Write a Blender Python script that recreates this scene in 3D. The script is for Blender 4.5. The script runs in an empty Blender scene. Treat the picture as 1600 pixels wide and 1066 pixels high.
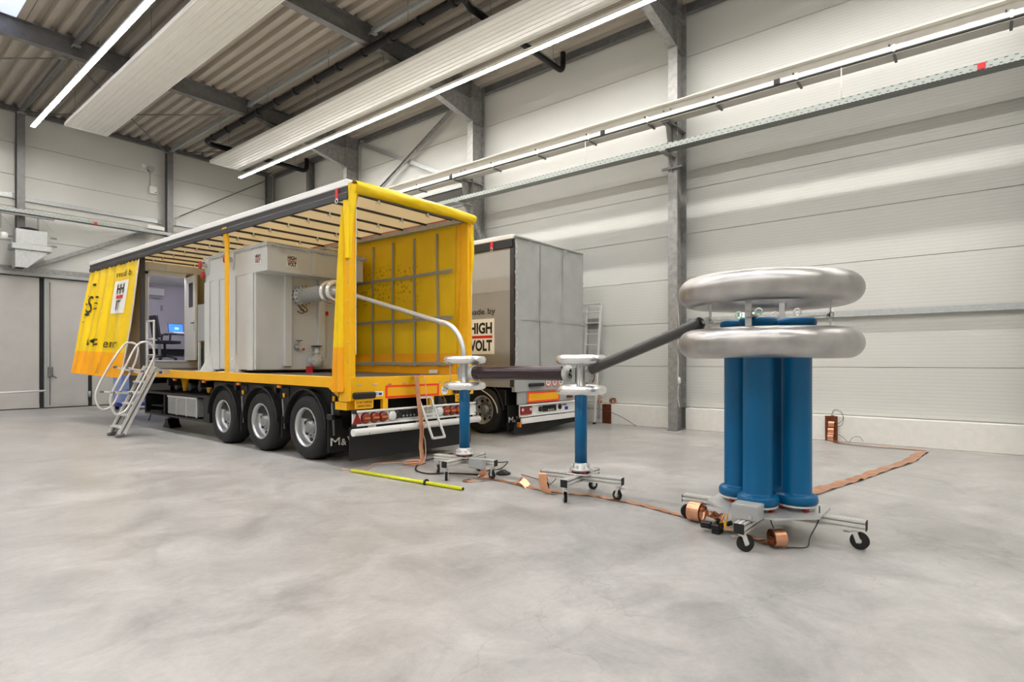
import bpy, bmesh, math, random
from mathutils import Vector, Matrix
random.seed(7)
scene = bpy.context.scene
COL = scene.collection
PI = math.pi

# ------------------------------------------------------------------ camera, world, exposure
cd = bpy.data.cameras.new('camera')
cam = bpy.data.objects.new('camera', cd); COL.objects.link(cam)
cam.location = (0, 0, 1.5)
cam.rotation_euler = (PI/2, 0, -math.radians(50.5))
cd.sensor_width = 36.0; cd.sensor_fit = 'HORIZONTAL'
cd.lens = 898/1600*36.0
cd.shift_y = 33/1600
cd.clip_start = 0.05; cd.clip_end = 200
scene.camera = cam
scene.view_settings.view_transform = 'Standard'
scene.view_settings.look = 'None'
scene.view_settings.exposure = 0.0
scene.view_settings.gamma = 1.0
scene.view_settings.use_curve_mapping = False
try:
    scene.cycles.max_bounces = 10
    scene.cycles.diffuse_bounces = 6
    scene.cycles.glossy_bounces = 4
    scene.cycles.use_denoising = True
    scene.cycles.sample_clamp_indirect = 6.0
    scene.cycles.caustics_reflective = False
    scene.cycles.caustics_refractive = False
except Exception:
    pass
world = bpy.data.worlds.new('world'); scene.world = world
world.use_nodes = True
world.node_tree.nodes['Background'].inputs[0].default_value = (0.62, 0.68, 1.0, 1)
world.node_tree.nodes['Background'].inputs[1].default_value = 1.0
TUBE_STRENGTH = 111.0
HALL_X0, HALL_X1, HALL_Y0, HALL_Y1 = -7.0, 12.55, -8.0, 23.6

# ------------------------------------------------------------------ materials
def lin(h):
    h = h.lstrip('#'); o = []
    for i in (0, 2, 4):
        c = int(h[i:i+2], 16)/255
        o.append(c/12.92 if c <= .04045 else ((c+.055)/1.055)**2.4)
    return (o[0], o[1], o[2], 1)
def M(name, col, rough=.5, metal=0, var=0, vscale=4, bump=0, bscale=60, spec=.5, coat=0, stretch=(1, 1, 1), detail=4, rvar=0):
    m = bpy.data.materials.new(name); m.use_nodes = True
    nt = m.node_tree; b = nt.nodes['Principled BSDF']
    b.inputs['Base Color'].default_value = lin(col); b.inputs['Roughness'].default_value = rough
    b.inputs['Metallic'].default_value = metal; b.inputs['Specular IOR Level'].default_value = spec
    b.inputs['Coat Weight'].default_value = coat
    if var or bump or rvar:
        tc = nt.nodes.new('ShaderNodeTexCoord'); mp = nt.nodes.new('ShaderNodeMapping')
        mp.inputs['Scale'].default_value = stretch
        nt.links.new(tc.outputs['Object'], mp.inputs[0])
    if var or rvar:
        n = nt.nodes.new('ShaderNodeTexNoise'); n.inputs['Scale'].default_value = vscale; n.inputs['Detail'].default_value = detail
        nt.links.new(mp.outputs[0], n.inputs['Vector'])
    if var:
        r = nt.nodes.new('ShaderNodeMapRange'); r.inputs[1].default_value = .3; r.inputs[2].default_value = .7
        r.inputs[3].default_value = 1-var; r.inputs[4].default_value = 1+var*.4
        nt.links.new(n.outputs[0], r.inputs[0])
        mx = nt.nodes.new('ShaderNodeMix'); mx.data_type = 'RGBA'; mx.blend_type = 'MULTIPLY'; mx.inputs[0].default_value = 1
        mx.inputs[6].default_value = lin(col); nt.links.new(r.outputs[0], mx.inputs[7])
        nt.links.new(mx.outputs[2], b.inputs['Base Color'])
    if rvar:
        r2 = nt.nodes.new('ShaderNodeMapRange'); r2.inputs[1].default_value = .3; r2.inputs[2].default_value = .7
        r2.inputs[3].default_value = rough-rvar; r2.inputs[4].default_value = rough+rvar
        nt.links.new(n.outputs[0], r2.inputs[0]); nt.links.new(r2.outputs[0], b.inputs['Roughness'])
    if bump:
        n2 = nt.nodes.new('ShaderNodeTexNoise'); n2.inputs['Scale'].default_value = bscale
        nt.links.new(mp.outputs[0], n2.inputs['Vector'])
        bp = nt.nodes.new('ShaderNodeBump'); bp.inputs['Strength'].default_value = bump; bp.inputs['Distance'].default_value = .01
        nt.links.new(n2.outputs[0], bp.inputs['Height']); nt.links.new(bp.outputs[0], b.inputs['Normal'])
    return m
def EM(name, col, s):
    m = bpy.data.materials.new(name); m.use_nodes = True
    nt = m.node_tree; b = nt.nodes['Principled BSDF']
    b.inputs['Base Color'].default_value = lin(col)
    b.inputs['Emission Color'].default_value = lin(col); b.inputs['Emission Strength'].default_value = s
    return m
def ribbed(name, col, axis, pitch, rough=.5, strength=.5, dark=.06, var=.03):
    """sheet metal with fine parallel ribs (relief and a slight tone in the grooves)"""
    m = M(name, col, rough, var=var, vscale=.8)
    nt = m.node_tree; b = nt.nodes['Principled BSDF']
    tc = nt.nodes.new('ShaderNodeTexCoord'); sx = nt.nodes.new('ShaderNodeSeparateXYZ')
    nt.links.new(tc.outputs['Object'], sx.inputs[0])
    mu = nt.nodes.new('ShaderNodeMath'); mu.operation = 'MULTIPLY'; mu.inputs[1].default_value = 1/pitch
    nt.links.new(sx.outputs[axis], mu.inputs[0])
    fr = nt.nodes.new('ShaderNodeMath'); fr.operation = 'FRACT'; nt.links.new(mu.outputs[0], fr.inputs[0])
    rp = nt.nodes.new('ShaderNodeValToRGB'); e = rp.color_ramp.elements
    e[0].position = 0; e[0].color = (0, 0, 0, 1); e[1].position = .16; e[1].color = (1, 1, 1, 1)
    x = e.new(.84); x.color = (1, 1, 1, 1); x = e.new(1); x.color = (0, 0, 0, 1)
    nt.links.new(fr.outputs[0], rp.inputs[0])
    bp = nt.nodes.new('ShaderNodeBump'); bp.inputs['Strength'].default_value = strength; bp.inputs['Distance'].default_value = .004
    nt.links.new(rp.outputs[0], bp.inputs['Height']); nt.links.new(bp.outputs[0], b.inputs['Normal'])
    src = b.inputs['Base Color'].links[0].from_socket
    mr = nt.nodes.new('ShaderNodeMapRange'); mr.inputs[3].default_value = 1-dark; mr.inputs[4].default_value = 1
    nt.links.new(rp.outputs[0], mr.inputs[0])
    mx = nt.nodes.new('ShaderNodeMix'); mx.data_type = 'RGBA'; mx.blend_type = 'MULTIPLY'; mx.inputs[0].default_value = 1
    nt.links.new(src, mx.inputs[6]); nt.links.new(mr.outputs[0], mx.inputs[7]); nt.links.new(mx.outputs[2], b.inputs['Base Color'])
    return m
def concrete():
    m = bpy.data.materials.new('floor_concrete'); m.use_nodes = True
    nt = m.node_tree; b = nt.nodes['Principled BSDF']; L = nt.links.new
    tc = nt.nodes.new('ShaderNodeTexCoord')
    def noise(s, d, r=.55, st=(1, 1, 1), dist=0):
        mp = nt.nodes.new('ShaderNodeMapping'); mp.inputs['Scale'].default_value = st; L(tc.outputs['Object'], mp.inputs[0])
        n = nt.nodes.new('ShaderNodeTexNoise'); n.inputs['Scale'].default_value = s; n.inputs['Detail'].default_value = d
        n.inputs['Roughness'].default_value = r; n.inputs['Distortion'].default_value = dist
        L(mp.outputs[0], n.inputs['Vector']); return n.outputs[0]
    def rng(v, a, bb, lo, hi):
        r = nt.nodes.new('ShaderNodeMapRange'); r.inputs[1].default_value = a; r.inputs[2].default_value = bb
        r.inputs[3].default_value = lo; r.inputs[4].default_value = hi; L(v, r.inputs[0]); return r.outputs[0]
    def mul(a, c):
        k = nt.nodes.new('ShaderNodeMath'); k.operation = 'MULTIPLY'; L(a, k.inputs[0]); L(c, k.inputs[1]); return k.outputs[0]
    big = rng(noise(.35, 5, .6, dist=.6), .3, .7, .80, 1.12)
    mid = rng(noise(1.6, 8, .7, dist=.8), .3, .72, .70, 1.16)
    fine = rng(noise(14, 8, .8), .25, .75, .86, 1.10)
    stain = rng(noise(.9, 7, .65, dist=1.5), .56, .72, 1.0, .74)
    v = nt.nodes.new('ShaderNodeTexVoronoi'); v.feature = 'DISTANCE_TO_EDGE'; v.inputs['Scale'].default_value = .27
    mp = nt.nodes.new('ShaderNodeMapping'); L(tc.outputs['Object'], mp.inputs[0])
    nd = nt.nodes.new('ShaderNodeTexNoise'); nd.inputs['Scale'].default_value = 1.2; nd.inputs['Detail'].default_value = 6
    L(tc.outputs['Object'], nd.inputs['Vector'])
    ad = nt.nodes.new('ShaderNodeVectorMath'); ad.operation = 'ADD'; L(mp.outputs[0], ad.inputs[0]); L(nd.outputs['Color'], ad.inputs[1])
    L(ad.outputs[0], v.inputs['Vector'])
    crack = rng(v.outputs['Distance'], .0, .0022, .86, 1.0)
    k = mul(mul(mul(big, mid), mul(fine, stain)), crack)
    mx = nt.nodes.new('ShaderNodeMix'); mx.data_type = 'RGBA'; mx.blend_type = 'MULTIPLY'; mx.inputs[0].default_value = 1
    mx.inputs[6].default_value = lin('#b4b2af'); L(k, mx.inputs[7]); L(mx.outputs[2], b.inputs['Base Color'])
    L(rng(noise(1.6, 8, .7, dist=.8), .3, .7, .30, .46), b.inputs['Roughness'])
    bp = nt.nodes.new('ShaderNodeBump'); bp.inputs['Strength'].default_value = .12; bp.inputs['Distance'].default_value = .01
    L(noise(9, 8, .7), bp.inputs['Height']); L(bp.outputs[0], b.inputs['Normal'])
    return m
m_floor = concrete()
m_panel = ribbed('wall_panel_sheet', '#cfcfca', 2, .0625, .42, .22, .10)
m_panelb = ribbed('back_wall_panel_sheet', '#cdcdc8', 2, .0625, .42, .22, .10)
m_joint = M('panel_joint', '#8c8a84', .8)
m_kerb = M('white_concrete', '#e6e4de', .75, var=.05, vscale=9, bump=.25, bscale=25)
m_gate = M('gate_steel', '#bdbab6', .55, var=.05, vscale=3, bump=.05)
m_galv = M('galvanised_steel', '#9a9997', .48, .4, var=.28, vscale=9, detail=8)
m_galvd = M('galvanised_roof_steel', '#7d7c7c', .5, .4, var=.18, vscale=7, detail=8)
m_galvl = M('bright_galvanised', '#b9bcbc', .45, .5, var=.12, vscale=14)
m_deck = M('roof_sheet_metal', '#b7b0a6', .55, .1, var=.05, vscale=2)
m_white = M('white_enamel', '#e3e2dd', .4, var=.02)
m_pwhite = M('radiant_panel_enamel', '#ebeae6', .35, var=.03, vscale=3)
m_tube = EM('fluorescent_diffuser', '#fffbf5', TUBE_STRENGTH)
m_sky = EM('rooflight_glazing', '#d2dcff', 1.0)
m_pipe = M('black_plastic_pipe', '#121011', .5, spec=.3)
m_crane = M('crane_beam_paint', '#d2cfc8', .45, var=.04)
m_tray = M('grey_galvanised_tray', '#a7ada9', .5, .35, var=.08, vscale=10)
m_slot = M('dark_slot', '#2e3030', .8)
m_yel = M('yellow_paint', '#f7b800', .38, var=.04, vscale=6)
m_tarp = M('yellow_tarpaulin', '#f6cf00', .36, var=.06, vscale=3, bump=.12, bscale=14)
m_hem = M('orange_tarpaulin', '#f9ab00', .38, var=.05, vscale=3, bump=.1, bscale=14)
m_web = M('grey_webbing', '#9a978d', .7)
m_gtarp = M('silver_tarpaulin', '#a9aba8', .45, var=.08, vscale=3, bump=.25, bscale=9)
m_gcur = M('grey_curtain', '#979694', .5, var=.05, vscale=2)
m_gcur2 = M('light_grey_curtain', '#a9a9a7', .5, var=.05, vscale=2)
m_gsteel = M('grey_painted_steel', '#a3a5a3', .45)
m_roofw = M('white_roof_tarp', '#f0efec', .5)
m_pelmet = M('dark_grey_pelmet', '#39383a', .55, var=.08, vscale=5)
m_tyre = M('tyre_rubber', '#1c1c1d', .7, var=.15, vscale=8)
m_rim = M('silver_rim', '#c9caca', .33, .75, var=.06)
m_hub = M('hub_grey', '#9a9c9d', .45, .6)
m_blk = M('black_paint', '#101011', .45)
m_rub = M('black_rubber', '#191919', .65)
m_wpaint = M('white_paint', '#e9e9e6', .38, var=.03)
m_red = M('red_lens', '#8f0f0b', .35, coat=.1)
m_amb = M('amber_red_lens', '#7a1f0c', .35, coat=.1)
m_ambo = M('amber_lens', '#c8691a', .25, coat=.6)
m_clear = M('clear_lens', '#dfe2e2', .15, coat=.5)
m_rred = M('red_reflective', '#f03a1c', .4)
m_ryel = M('yellow_reflective', '#f4b200', .4)
m_sign = M('white_sign', '#eceae3', .45)
m_ink = M('black_ink', '#131313', .55)
m_redink = M('red_ink', '#cf2014', .5)
m_blueink = M('blue_ink', '#1b2f9a', .5)
m_trafo = M('transformer_grey', '#d5d7d5', .42, var=.03, vscale=3)
m_alu = M('aluminium_profile', '#e2e1de', .36, .3, var=.04)
m_galu = M('mill_aluminium', '#d0d0ce', .38, .6, var=.08, vscale=10)
m_polish = M('polished_aluminium', '#f6f6f5', .24, .85, var=.02, vscale=8)
m_torus = M('spun_aluminium', '#bfbdbb', .37, .82, var=.26, vscale=5, detail=10, bump=.02, bscale=40, rvar=.09)
m_blue = M('blue_resin', '#005f90', .34, spec=.3, coat=.0, var=.02)
m_white2 = M('white_plastic', '#e8e8e4', .4)
m_maroon = M('maroon_glaze', '#2c151c', .24, coat=.12, var=.04)
m_dtube = M('dark_grey_tube', '#454341', .33, var=.12, vscale=7)
m_cop = M('copper_foil', '#ecb08c', .33, .95, var=.18, vscale=9, detail=6, bump=.25, bscale=22)
m_copd = M('tarnished_copper', '#7a4128', .5, .6, var=.35, vscale=12, detail=7)
m_redp = M('red_plastic', '#c5212b', .35)
m_cabin = M('cabin_white', '#dcdbd5', .45)
m_cabsheet = ribbed('cabin_sheet', '#a39a86', 0, .125, .5, .9, .22)
m_cabin_in = M('cabin_interior', '#d2d0d6', .5)
m_fabric = M('dark_fabric', '#33323a', .85)
m_screen = EM('laptop_screen', '#2e6fe0', 1.4)
m_screen2 = EM('laptop_screen_glow', '#7fc0ff', 1.6)
m_lamp = EM('cabin_lamp', '#f0ecff', 75)
m_lime = M('lime_pole', '#dbe016', .3)
m_wire = M('dark_wire', '#3a3b3f', .5)
m_pink = M('copper_wire_insulation', '#e3ad92', .4)
m_rope = M('light_rope', '#e0ddd2', .7)
m_green = EM('exit_sign_green', '#0d9a5e', .5)
m_greenw = EM('exit_sign_white', '#e9fff3', .9)
m_bluebox = M('pale_blue_patch', '#8fa3dc', .5)
m_glass = M('dark_glass', '#3b3b40', .12)
m_glassd = M('dark_window', '#4a4745', .2)
m_gbox = M('grey_enclosure', '#a9abab', .45)
m_groove = M('fin_groove_shade', '#6d6f70', .55)
m_deckfloor = M('trailer_floor', '#5d5a57', .6, var=.2, vscale=5)
m_redstrap = M('red_strap', '#d3222f', .5)

# yellow curtain with the faint dotted print of the outer face showing through
def dotted():
    m = M('printed_yellow_tarpaulin', '#eec400', .42, var=.05, vscale=3, bump=.12, bscale=10)
    nt = m.node_tree; b = nt.nodes['Principled BSDF']; L = nt.links.new
    src = b.inputs['Base Color'].links[0].from_socket
    tc = nt.nodes.new('ShaderNodeTexCoord'); v = nt.nodes.new('ShaderNodeTexVoronoi'); v.inputs['Scale'].default_value = 11
    v.inputs['Randomness'].default_value = .55
    mp = nt.nodes.new('ShaderNodeMapping'); mp.inputs['Scale'].default_value = (0, 1, 1); L(tc.outputs['Object'], mp.inputs[0]); L(mp.outputs[0], v.inputs['Vector'])
    r = nt.nodes.new('ShaderNodeMapRange'); r.inputs[1].default_value = .34; r.inputs[2].default_value = .40; r.inputs[3].default_value = 1; r.inputs[4].default_value = 0
    L(v.outputs['Distance'], r.inputs[0])
    sx = nt.nodes.new('ShaderNodeSeparateXYZ'); L(tc.outputs['Object'], sx.inputs[0])
    def band(sock, lo, hi, soft):
        a = nt.nodes.new('ShaderNodeMapRange'); a.interpolation_type = 'SMOOTHSTEP'; a.inputs[1].default_value = lo; a.inputs[2].default_value = lo+soft; L(sock, a.inputs[0])
        c = nt.nodes.new('ShaderNodeMapRange'); c.interpolation_type = 'SMOOTHSTEP'; c.inputs[1].default_value = hi-soft; c.inputs[2].default_value = hi; c.inputs[3].default_value = 1; c.inputs[4].default_value = 0; L(sock, c.inputs[0])
        k = nt.nodes.new('ShaderNodeMath'); k.operation = 'MULTIPLY'; L(a.outputs[0], k.inputs[0]); L(c.outputs[0], k.inputs[1]); return k.outputs[0]
    y = band(sx.outputs[1], -1.5, 1.6, .5); z = band(sx.outputs[2], 2.55, 3.45, .15)
    k1 = nt.nodes.new('ShaderNodeMath'); k1.operation = 'MULTIPLY'; L(y, k1.inputs[0]); L(z, k1.inputs[1])
    k2 = nt.nodes.new('ShaderNodeMath'); k2.operation = 'MULTIPLY'; L(k1.outputs[0], k2.inputs[0]); L(r.outputs[0], k2.inputs[1])
    k3 = nt.nodes.new('ShaderNodeMath'); k3.operation = 'MULTIPLY'; k3.inputs[1].default_value = .4; L(k2.outputs[0], k3.inputs[0])
    mx = nt.nodes.new('ShaderNodeMix'); mx.data_type = 'RGBA'; L(k3.outputs[0], mx.inputs[0]); L(src, mx.inputs[6]); mx.inputs[7].default_value = lin('#6a5a10')
    L(mx.outputs[2], b.inputs['Base Color'])
    return m
m_dots = dotted()
# translucent roof cloth of the trailer (tan seen from below)
m_cream = bpy.data.materials.new('cream_roof_cloth'); m_cream.use_nodes = True
_nt = m_cream.node_tree; _b = _nt.nodes['Principled BSDF']; _b.inputs['Base Color'].default_value = lin('#e6dcc6'); _b.inputs['Roughness'].default_value = .6
_tr = _nt.nodes.new('ShaderNodeBsdfTranslucent'); _tr.inputs[0].default_value = lin('#e8dbc0')
_mx = _nt.nodes.new('ShaderNodeMixShader'); _mx.inputs[0].default_value = .6
_nt.links.new(_b.outputs[0], _mx.inputs[1]); _nt.links.new(_tr.outputs[0], _mx.inputs[2]); _nt.links.new(_mx.outputs[0], _nt.nodes['Material Output'].inputs[0])

# ------------------------------------------------------------------ mesh helpers
ORG = {}
class MB:
    def __init__(s): s.v = []; s.f = []; s.sm = []
    def add(s, vs, fs, smooth=False):
        o = len(s.v); s.v += [tuple(p) for p in vs]
        for f in fs: s.f.append([i+o for i in f]); s.sm.append(smooth)
        return s
    def box(s, x0, x1, y0, y1, z0, z1, b=0):
        if x1 < x0: x0, x1 = x1, x0
        if y1 < y0: y0, y1 = y1, y0
        if z1 < z0: z0, z1 = z1, z0
        return s.obox(Vector(((x0+x1)/2, (y0+y1)/2, (z0+z1)/2)), (x1-x0, y1-y0, z1-z0), None, b)
    def obox(s, c, size, R=None, b=0):
        hx, hy, hz = size[0]/2, size[1]/2, size[2]/2
        c = Vector(c)
        T = (lambda p: c+R@Vector(p)) if R is not None else (lambda p: c+Vector(p))
        if b <= 0:
            vs = [T((sx*hx, sy*hy, sz*hz)) for sx in (-1, 1) for sy in (-1, 1) for sz in (-1, 1)]
            return s.add(vs, [[0, 1, 3, 2], [4, 6, 7, 5], [0, 4, 5, 1], [2, 3, 7, 6], [0, 2, 6, 4], [1, 5, 7, 3]])
        b = min(b, hx*.49, hy*.49, hz*.49); vs = []; ix = {}
        for sx in (-1, 1):
            for sy in (-1, 1):
                for sz in (-1, 1):
                    for a in range(3):
                        p = [sx*(hx-b), sy*(hy-b), sz*(hz-b)]; p[a] = (sx*hx, sy*hy, sz*hz)[a]
                        ix[sx, sy, sz, a] = len(vs); vs.append(T(p))
        fs = []
        for a in range(3):
            u, w = [k for k in range(3) if k != a]
            for sg in (-1, 1):
                q = []
                for su, sw in ((-1, -1), (1, -1), (1, 1), (-1, 1)):
                    k = [0, 0, 0]; k[a] = sg; k[u] = su; k[w] = sw; q.append(ix[k[0], k[1], k[2], a])
                fs.append(q)
            for su in (-1, 1):
                for sw in (-1, 1):
                    k = [0, 0, 0]; k[u] = su; k[w] = sw; q = []
                    for sa, ax in ((-1, u), (1, u), (1, w), (-1, w)):
                        k[a] = sa; q.append(ix[k[0], k[1], k[2], ax])
                    fs.append(q)
        for sx in (-1, 1):
            for sy in (-1, 1):
                for sz in (-1, 1): fs.append([ix[sx, sy, sz, 0], ix[sx, sy, sz, 1], ix[sx, sy, sz, 2]])
        return s.add(vs, fs)
    def bar(s, p0, p1, w, h, up=(0, 0, 1), b=0):
        p0, p1 = Vector(p0), Vector(p1); d = (p1-p0); l = d.length; d.normalize()
        up = Vector(up); sd = d.cross(up)
        if sd.length < 1e-4: sd = d.cross(Vector((1, 0, 0)))
        sd.normalize(); u = sd.cross(d)
        R = Matrix((d, sd, u)).transposed()
        return s.obox((p0+p1)/2, (l, w, h), R, b)
    def ring(s, c, ax, r, n, ref=None):
        ax = Vector(ax).normalized(); ref = Vector(ref) if ref is not None else (Vector((0, 0, 1)) if abs(ax.z) < .9 else Vector((1, 0, 0)))
        u = ax.cross(ref).normalized(); w = ax.cross(u); c = Vector(c)
        return [c+u*(r*math.cos(2*PI*k/n))+w*(r*math.sin(2*PI*k/n)) for k in range(n)]
    def lathe(s, prof, c, ax=(0, 0, 1), n=24, smooth=True, caps=True):
        c = Vector(c); ax = Vector(ax).normalized(); vs = []; fs = []
        for r, h in prof: vs += s.ring(c+ax*h, ax, max(r, 1e-5), n)
        for i in range(len(prof)-1):
            for k in range(n):
                fs.append([i*n+k, i*n+(k+1) % n, (i+1)*n+(k+1) % n, (i+1)*n+k])
        s.add(vs, fs, smooth)
        if caps:
            o = len(s.v)-len(vs)
            for i in (0, len(prof)-1):
                if prof[i][0] > 1e-4: s.f.append([o+i*n+k for k in range(n)]); s.sm.append(False)
        return s
    def cyl(s, p0, p1, r0, r1=None, n=16, caps=True, smooth=True):
        p0, p1 = Vector(p0), Vector(p1); d = p1-p0
        return s.lathe([(r0, 0), (r0 if r1 is None else r1, d.length)], p0, d, n, smooth, caps)
    def tube(s, pts, r, n=8, closed=False, caps=True):
        pts = [Vector(p) for p in pts]; N = len(pts); vs = []; ref = None
        for i, p in enumerate(pts):
            if closed: t = pts[(i+1) % N]-pts[i-1]
            else: t = pts[min(i+1, N-1)]-pts[max(i-1, 0)]
            t.normalize()
            if ref is None: ref = Vector((0, 0, 1)) if abs(t.z) < .9 else Vector((1, 0, 0))
            u = t.cross(ref)
            if u.length < 1e-4: u = t.cross(Vector((.3, .8, .1)))
            u.normalize(); w = t.cross(u); ref = -w if (-w).dot(ref) > 0 else w
            rr = r[i] if isinstance(r, (list, tuple)) else r
            vs += [p+u*(rr*math.cos(2*PI*k/n))+w*(rr*math.sin(2*PI*k/n)) for k in range(n)]
        fs = []
        for i in range(N if closed else N-1):
            a = i*n; b2 = ((i+1) % N)*n
            for k in range(n): fs.append([a+k, a+(k+1) % n, b2+(k+1) % n, b2+k])
        s.add(vs, fs, True)
        if caps and not closed:
            o = len(s.v)-len(vs)
            s.f.append([o+k for k in range(n)]); s.sm.append(False)
            s.f.append([o+(N-1)*n+k for k in range(n)]); s.sm.append(False)
        return s
    def torus(s, c, R, r, n=64, m=16, ax=(0, 0, 1)):
        c = Vector(c); ax = Vector(ax).normalized(); pts = s.ring(c, ax, R, n); vs = []; fs = []
        for p in pts:
            o = (p-c).normalized()
            vs += [p+o*(r*math.cos(2*PI*k/m))+ax*(r*math.sin(2*PI*k/m)) for k in range(m)]
        for i in range(n):
            for k in range(m): fs.append([i*m+k, i*m+(k+1) % m, ((i+1) % n)*m+(k+1) % m, ((i+1) % n)*m+k])
        return s.add(vs, fs, True)
    def prism(s, poly, a, b, axis='y'):
        """extrude a polygon: axis y takes (x,z), axis x takes (y,z), axis z takes (x,y)"""
        T = {'y': lambda p, t: (p[0], t, p[1]), 'x': lambda p, t: (t, p[0], p[1]), 'z': lambda p, t: (p[0], p[1], t)}[axis]
        n = len(poly); vs = [T(p, a) for p in poly]+[T(p, b) for p in poly]
        fs = [list(range(n)), list(range(n, 2*n))]+[[k, (k+1) % n, n+(k+1) % n, n+k] for k in range(n)]
        return s.add(vs, fs)
    def grid(s, fn, nu, nv, smooth=True, t=0.0):
        """sheet fn(u,v); t > 0 gives it a thickness along fn's third return"""
        P = [[fn(i/nu, j/nv) for j in range(nv+1)] for i in range(nu+1)]
        vs = [p for row in P for p in row]; W = nv+1
        fs = [[i*W+j, (i+1)*W+j, (i+1)*W+j+1, i*W+j+1] for i in range(nu) for j in range(nv)]
        s.add(vs, fs, smooth); return s
    def ribbon(s, pts, side, w, t=.0015):
        """flat tape along pts, half-width vectors side (one or per point), a thin solid"""
        n = len(pts); vs = []
        for i, p in enumerate(pts):
            p = Vector(p); sd = Vector(side[i] if isinstance(side, list) else side).normalized()*(w/2)
            tg = (Vector(pts[min(i+1, n-1)])-Vector(pts[max(i-1, 0)])).normalized(); nn = sd.cross(tg).normalized()*t
            vs += [p-sd, p+sd, p+sd+nn, p-sd+nn]
        fs = []
        for i in range(n-1):
            a = i*4; b = a+4
            for k in range(4): fs.append([a+k, a+(k+1) % 4, b+(k+1) % 4, b+k])
        fs += [[0, 1, 2, 3], [4*n-4, 4*n-3, 4*n-2, 4*n-1]]
        return s.add(vs, fs, False)
    def isec(s, p0, p1, wdir, hdir, W, H, tf=.016, tw=.01):
        """I beam from p0 to p1 (centre line), flange width along wdir, depth along hdir"""
        p0, p1, wd, hd = Vector(p0), Vector(p1), Vector(wdir), Vector(hdir)
        poly = [(-W/2, -H/2), (W/2, -H/2), (W/2, -H/2+tf), (tw/2, -H/2+tf), (tw/2, H/2-tf), (W/2, H/2-tf), (W/2, H/2), (-W/2, H/2), (-W/2, H/2-tf), (-tw/2, H/2-tf), (-tw/2, -H/2+tf), (-W/2, -H/2+tf)]
        n = len(poly); vs = [p0+wd*a+hd*b for a, b in poly]+[p1+wd*a+hd*b for a, b in poly]
        fs = [[k, (k+1) % n, n+(k+1) % n, n+k] for k in range(n)]
        for o in (0, n):
            fs += [[o+0, o+1, o+2, o+3, o+10, o+11], [o+3, o+4, o+9, o+10], [o+4, o+5, o+6, o+7, o+8, o+9]]
        return s.add(vs, fs)
    def shear(s, k, y0):
        s.v = [(x, y, z+k*(y-y0)) for x, y, z in s.v]; return s
    def xf(s, mat):
        s.v = [tuple(mat@Vector(p)) for p in s.v]; return s
    def build(s, name, mat, parent=None, org=None, **pr):
        me = bpy.data.meshes.new(name)
        o = Vector(org) if org is not None else (ORG.get(parent.name, Vector((0, 0, 0))) if parent else Vector((0, 0, 0)))
        me.from_pydata([(x-o.x, y-o.y, z-o.z) for x, y, z in s.v], [], s.f)
        me.polygons.foreach_set('use_smooth', s.sm)
        bm = bmesh.new(); bm.from_mesh(me); bmesh.ops.recalc_face_normals(bm, faces=bm.faces); bm.to_mesh(me); bm.free()
        me.materials.append(mat); me.update()
        ob = bpy.data.objects.new(name, me); COL.objects.link(ob)
        if parent is not None:
            ob.parent = parent; ORG[ob.name] = o
            if org is not None:
                po = ORG.get(parent.name, Vector((0, 0, 0))); ob.location = o-po
        elif org is not None:
            ob.location = o; ORG[ob.name] = o
        for k, v in pr.items(): ob[k] = v
        return ob
def thing(name, label, cat, loc=(0, 0, 0), group=None, local=False, kind=None):
    o = bpy.data.objects.new(name, None); COL.objects.link(o); o.location = loc
    o.empty_display_size = .2
    if label: o['label'] = label
    if cat: o['category'] = cat
    if group: o['group'] = group
    if kind: o['kind'] = kind
    ORG[o.name] = Vector((0, 0, 0)) if local else Vector(loc)
    return o
def solo(mb, name, mat, label, cat, loc, group=None, kind=None):
    o = mb.build(name, mat, None, loc); o['label'] = label
    if cat: o['category'] = cat
    if group: o['group'] = group
    if kind: o['kind'] = kind
    return o
def piece(src, name, parent, loc):
    """a copy of a part that shares its mesh"""
    o = src.copy(); o.name = name; COL.objects.link(o); o.parent = parent; o.location = loc
    return o
def tree(src, loc, rotz=0, label=None):
    r = src.copy(); COL.objects.link(r); r.location = loc; r.rotation_euler = (0, 0, rotz)
    if label: r['label'] = label
    for a in list(src.children):
        b = a.copy(); COL.objects.link(b); b.parent = r
        for c in list(a.children):
            d = c.copy(); COL.objects.link(d); d.parent = b
    return r
_fontcache = {}
def text_mesh(st, w, h, bold=0.0, res=3):
    """lettering as flat 2-D triangles fitted into w x h, lower left at 0,0: (verts, faces)"""
    cu = bpy.data.curves.new('t', 'FONT'); cu.body = st; cu.resolution_u = res; cu.offset = bold; cu.fill_mode = 'FRONT'
    ob = bpy.data.objects.new('t', cu); COL.objects.link(ob)
    dg = bpy.context.evaluated_depsgraph_get(); me = ob.evaluated_get(dg).to_mesh()
    vs = [v.co.copy() for v in me.vertices]; fs = [list(p.vertices) for p in me.polygons]
    ob.evaluated_get(dg).to_mesh_clear(); bpy.data.objects.remove(ob); bpy.data.curves.remove(cu)
    x0 = min(v.x for v in vs); x1 = max(v.x for v in vs); y0 = min(v.y for v in vs); y1 = max(v.y for v in vs)
    return [((v.x-x0)/(x1-x0)*w, (v.y-y0)/(y1-y0)*h) for v in vs], fs
def letter(name, st, w, h, origin, face, mat, parent, bold=0.012):
    """lettering on a wall facing -Y (face 'y') or facing -X (face 'x'); origin = lower left corner as read"""
    vs, fs = text_mesh(st, w, h, bold); o = Vector(origin); mb = MB()
    if face == 'y': mb.add([(o.x+a, o.y, o.z+b) for a, b in vs], fs)
    else: mb.add([(o.x, o.y-a, o.z+b) for a, b in vs], fs)
    return mb.build(name, mat, parent)
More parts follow.
